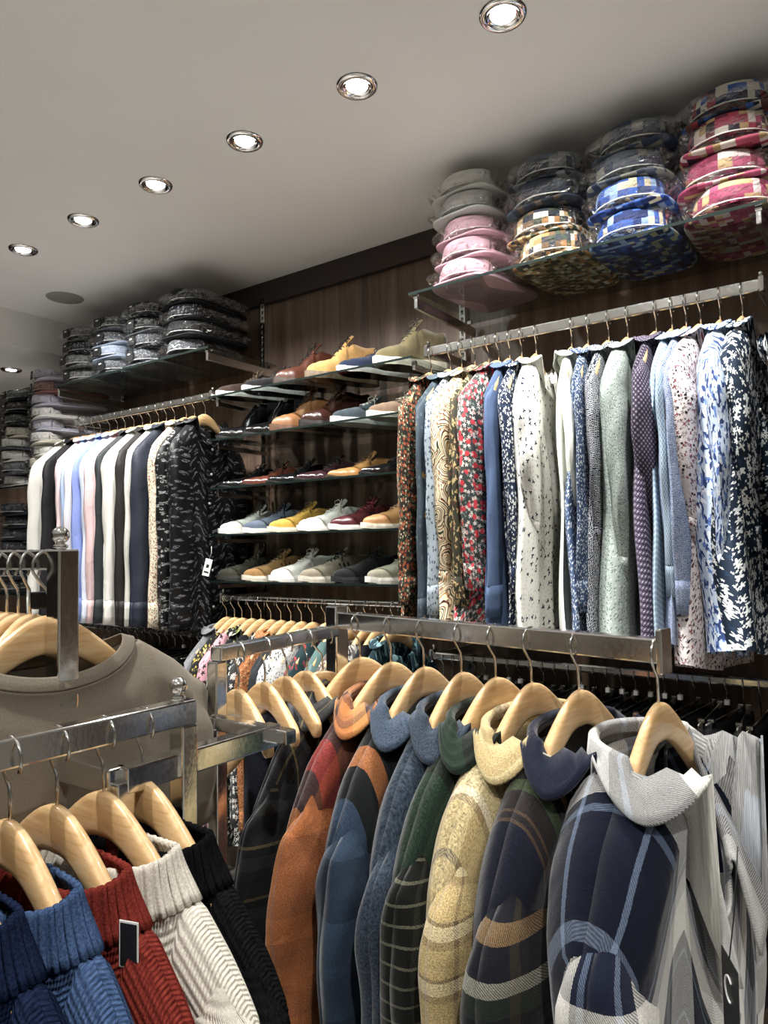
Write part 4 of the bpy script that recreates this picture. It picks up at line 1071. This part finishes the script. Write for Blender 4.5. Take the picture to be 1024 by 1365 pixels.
# ------------------------------------------------------------------ dark shirts on the short arm behind
for i, (y, w_) in enumerate(((.80, 'nearest the viewer'), (.865, 'second from the viewer'), (.925, 'third from the viewer'), (.985, 'farthest before the square post'))):
    lx = -.857 - .038 * (y - .747) / .328
    hb = hanger((lx, y, RBZ + .012), (0, 0, PI - .25), 'bare pale wooden hanger on the short middle arm, ' + w_, 'wooden hangers on the short middle arm', 'short')
    hb.scale = (.9, 1, .9)
hang('shirt', 'dark navy shirt with pale grey collar on the short middle arm', 'shirt', 'the dark navy shirt with pale grey collar', -.892, 1.035, RBZ + .012, F('dark_navy_cloth', pat_melange('0c0e12', '1c2230', 300)), None,
     None, rz=PI + .95, hi=True, seed=300, W=.15, T=.018, L=.60, k=1.0, sb=.012, out=.01, cmat=F('grey_collar', pat_plain('8c9099')))

# ------------------------------------------------------------------ knitted sweaters on the near left arm
def knitmat(n, h1, h2, rows=.0065, st=.55):
    return fabric(n, pat_melange(h1, h2, 420), 1.0, st, .0, .0, knit_rows(rows, .0045), .0016), fabric(n + '_rib', pat_melange(h1, h2, 420), 1.0, .5, .0, .0, knit_rib(.0068), .001)
knits = [
 (.245, 'deep navy knitted sweater, leftmost on the near arm', knitmat('deep_navy_knit', '0a0f1c', '182138', .005)),
 (.315, 'dark navy ribbed sweater second on the near arm', knitmat('dark_navy_knit', '0e1428', '1e2945', .005)),
 (.375, 'denim blue melange sweater on the near arm', knitmat('denim_blue_knit', '263a5c', '465f86', .006)),
 (.425, 'brick red knitted sweater on the near arm', knitmat('brick_red_knit', '5c1b16', '843024', .0075)),
 (.478, 'cream white ridged sweater on the near arm', knitmat('cream_knit', 'b8b2a2', 'dcd7c8', .010)),
 (.530, 'black knitted sweater, farthest on the near arm', knitmat('black_knit', '0a0a0b', '1a1a1c', .0075))]
for i, (y, nm, (mt, rm)) in enumerate(knits):
    hang('sweater', nm, 'sweater', 'the ' + nm, -.735, y, R1Z + .015, mt, 'knitted sweaters on the near arm', 'wooden hangers on the near arm',
         rz=PI, hi=True, seed=400 + i, W=.235, T=.028, L=.62, k=1.0, lift=.019, nw=.142, ry=.036, dipF=.03, dipB=.015, sl=.55, sb=.03, sa=.07,
         collar='rib', cmat=rm, fine=1.7, thick=.003, out=.05, capr=.13, jit=.03, cuff=True, fold=.004)
lb = thing('brand_label', 'black neck label with white edge on the denim blue sweater', 'label', (-.589, .41, 1.012), (0, 0, .3))
MB().box((0, 0, 0), (.021, .0008, .042)).build('white_backing', WHITEP, lb, .0003)
MB().box((0, -.0008, 0), (.018, .0008, .038)).build('black_face', BLACKP, lb, .0003)

# ------------------------------------------------------------------ tee shirts on the far left arm
tb = fabric('beige_jersey', pat_melange('6e6555', '7f7665', 500), .85, .2, .15)
garment('t_shirt', 'plain beige crew neck t-shirt on the left rack beside the square post', 't-shirt', (-.885, .497, R0Z + .012), (0, 0, -PI / 2), tb, None,
        W=.235, T=.045, L=.70, k=.62, kout=.8, nw=.125, ry=.04, dipF=.05, dipB=.03, sl=.22, sb=.04, sa=.085, cuff=False, collar='tee', seed=7, fine=1.8, fold=.005, shortsl=True, out=.02, thick=.0015)
hanger((-.885, .497, R0Z + .012), (0, 0, -PI / 2), 'pale wooden hanger holding the beige t-shirt', 'wooden hangers on the far left arm', True)
oth = [(-.925, 'black'), (-.955, 'white'), (-.985, 'grey'), (-1.02, 'navy'), (-1.07, 'olive')]
hx = {'black': '131315', 'white': 'c9c9c6', 'grey': '77797c', 'navy': '1c2438', 'olive': '4a4a34'}
for i, (x, c) in enumerate(oth):
    hanger((x, .495, R0Z + .012), (0, 0, -PI / 2 + .45 + .04 * (-1) ** i), 'pale wooden hanger holding the %s t-shirt' % c, 'wooden hangers on the far left arm', True)
    garment('t_shirt', '%s crew neck t-shirt behind the beige one on the left rack' % c, 't-shirt', (x, .495, R0Z + .012), (0, 0, -PI / 2 + .45 + .04 * (-1) ** i), fabric(c + '_jersey', pat_plain(hx[c]), .85, .2), 't-shirts on the far left arm',
            W=.2, T=.016, L=.66, k=.9, nw=.105, ry=.03, dipF=.09, dipB=.02, sl=.2, sb=.015, sa=.07, cuff=False, collar=None, seed=20 + i, shortsl=True)
ht_ = thing('size_marker', 'black plastic size marker on a hanger hook at left', 'size marker', (-.905, .497, R0Z - .052), (0, 0, -PI / 2))
MB().box((0, 0, 0), (.020, .012, .022)).build('marker_body', BLACKPL, ht_, .002)
MB().tube([(-.004, -.0065, -.006), (-.004, -.0065, .006), (.003, -.0065, .005), (.003, -.0065, .001), (-.003, -.0065, 0), (.004, -.0065, -.006)], .0007, 4).build('printed_letter', WHITEP, ht_)
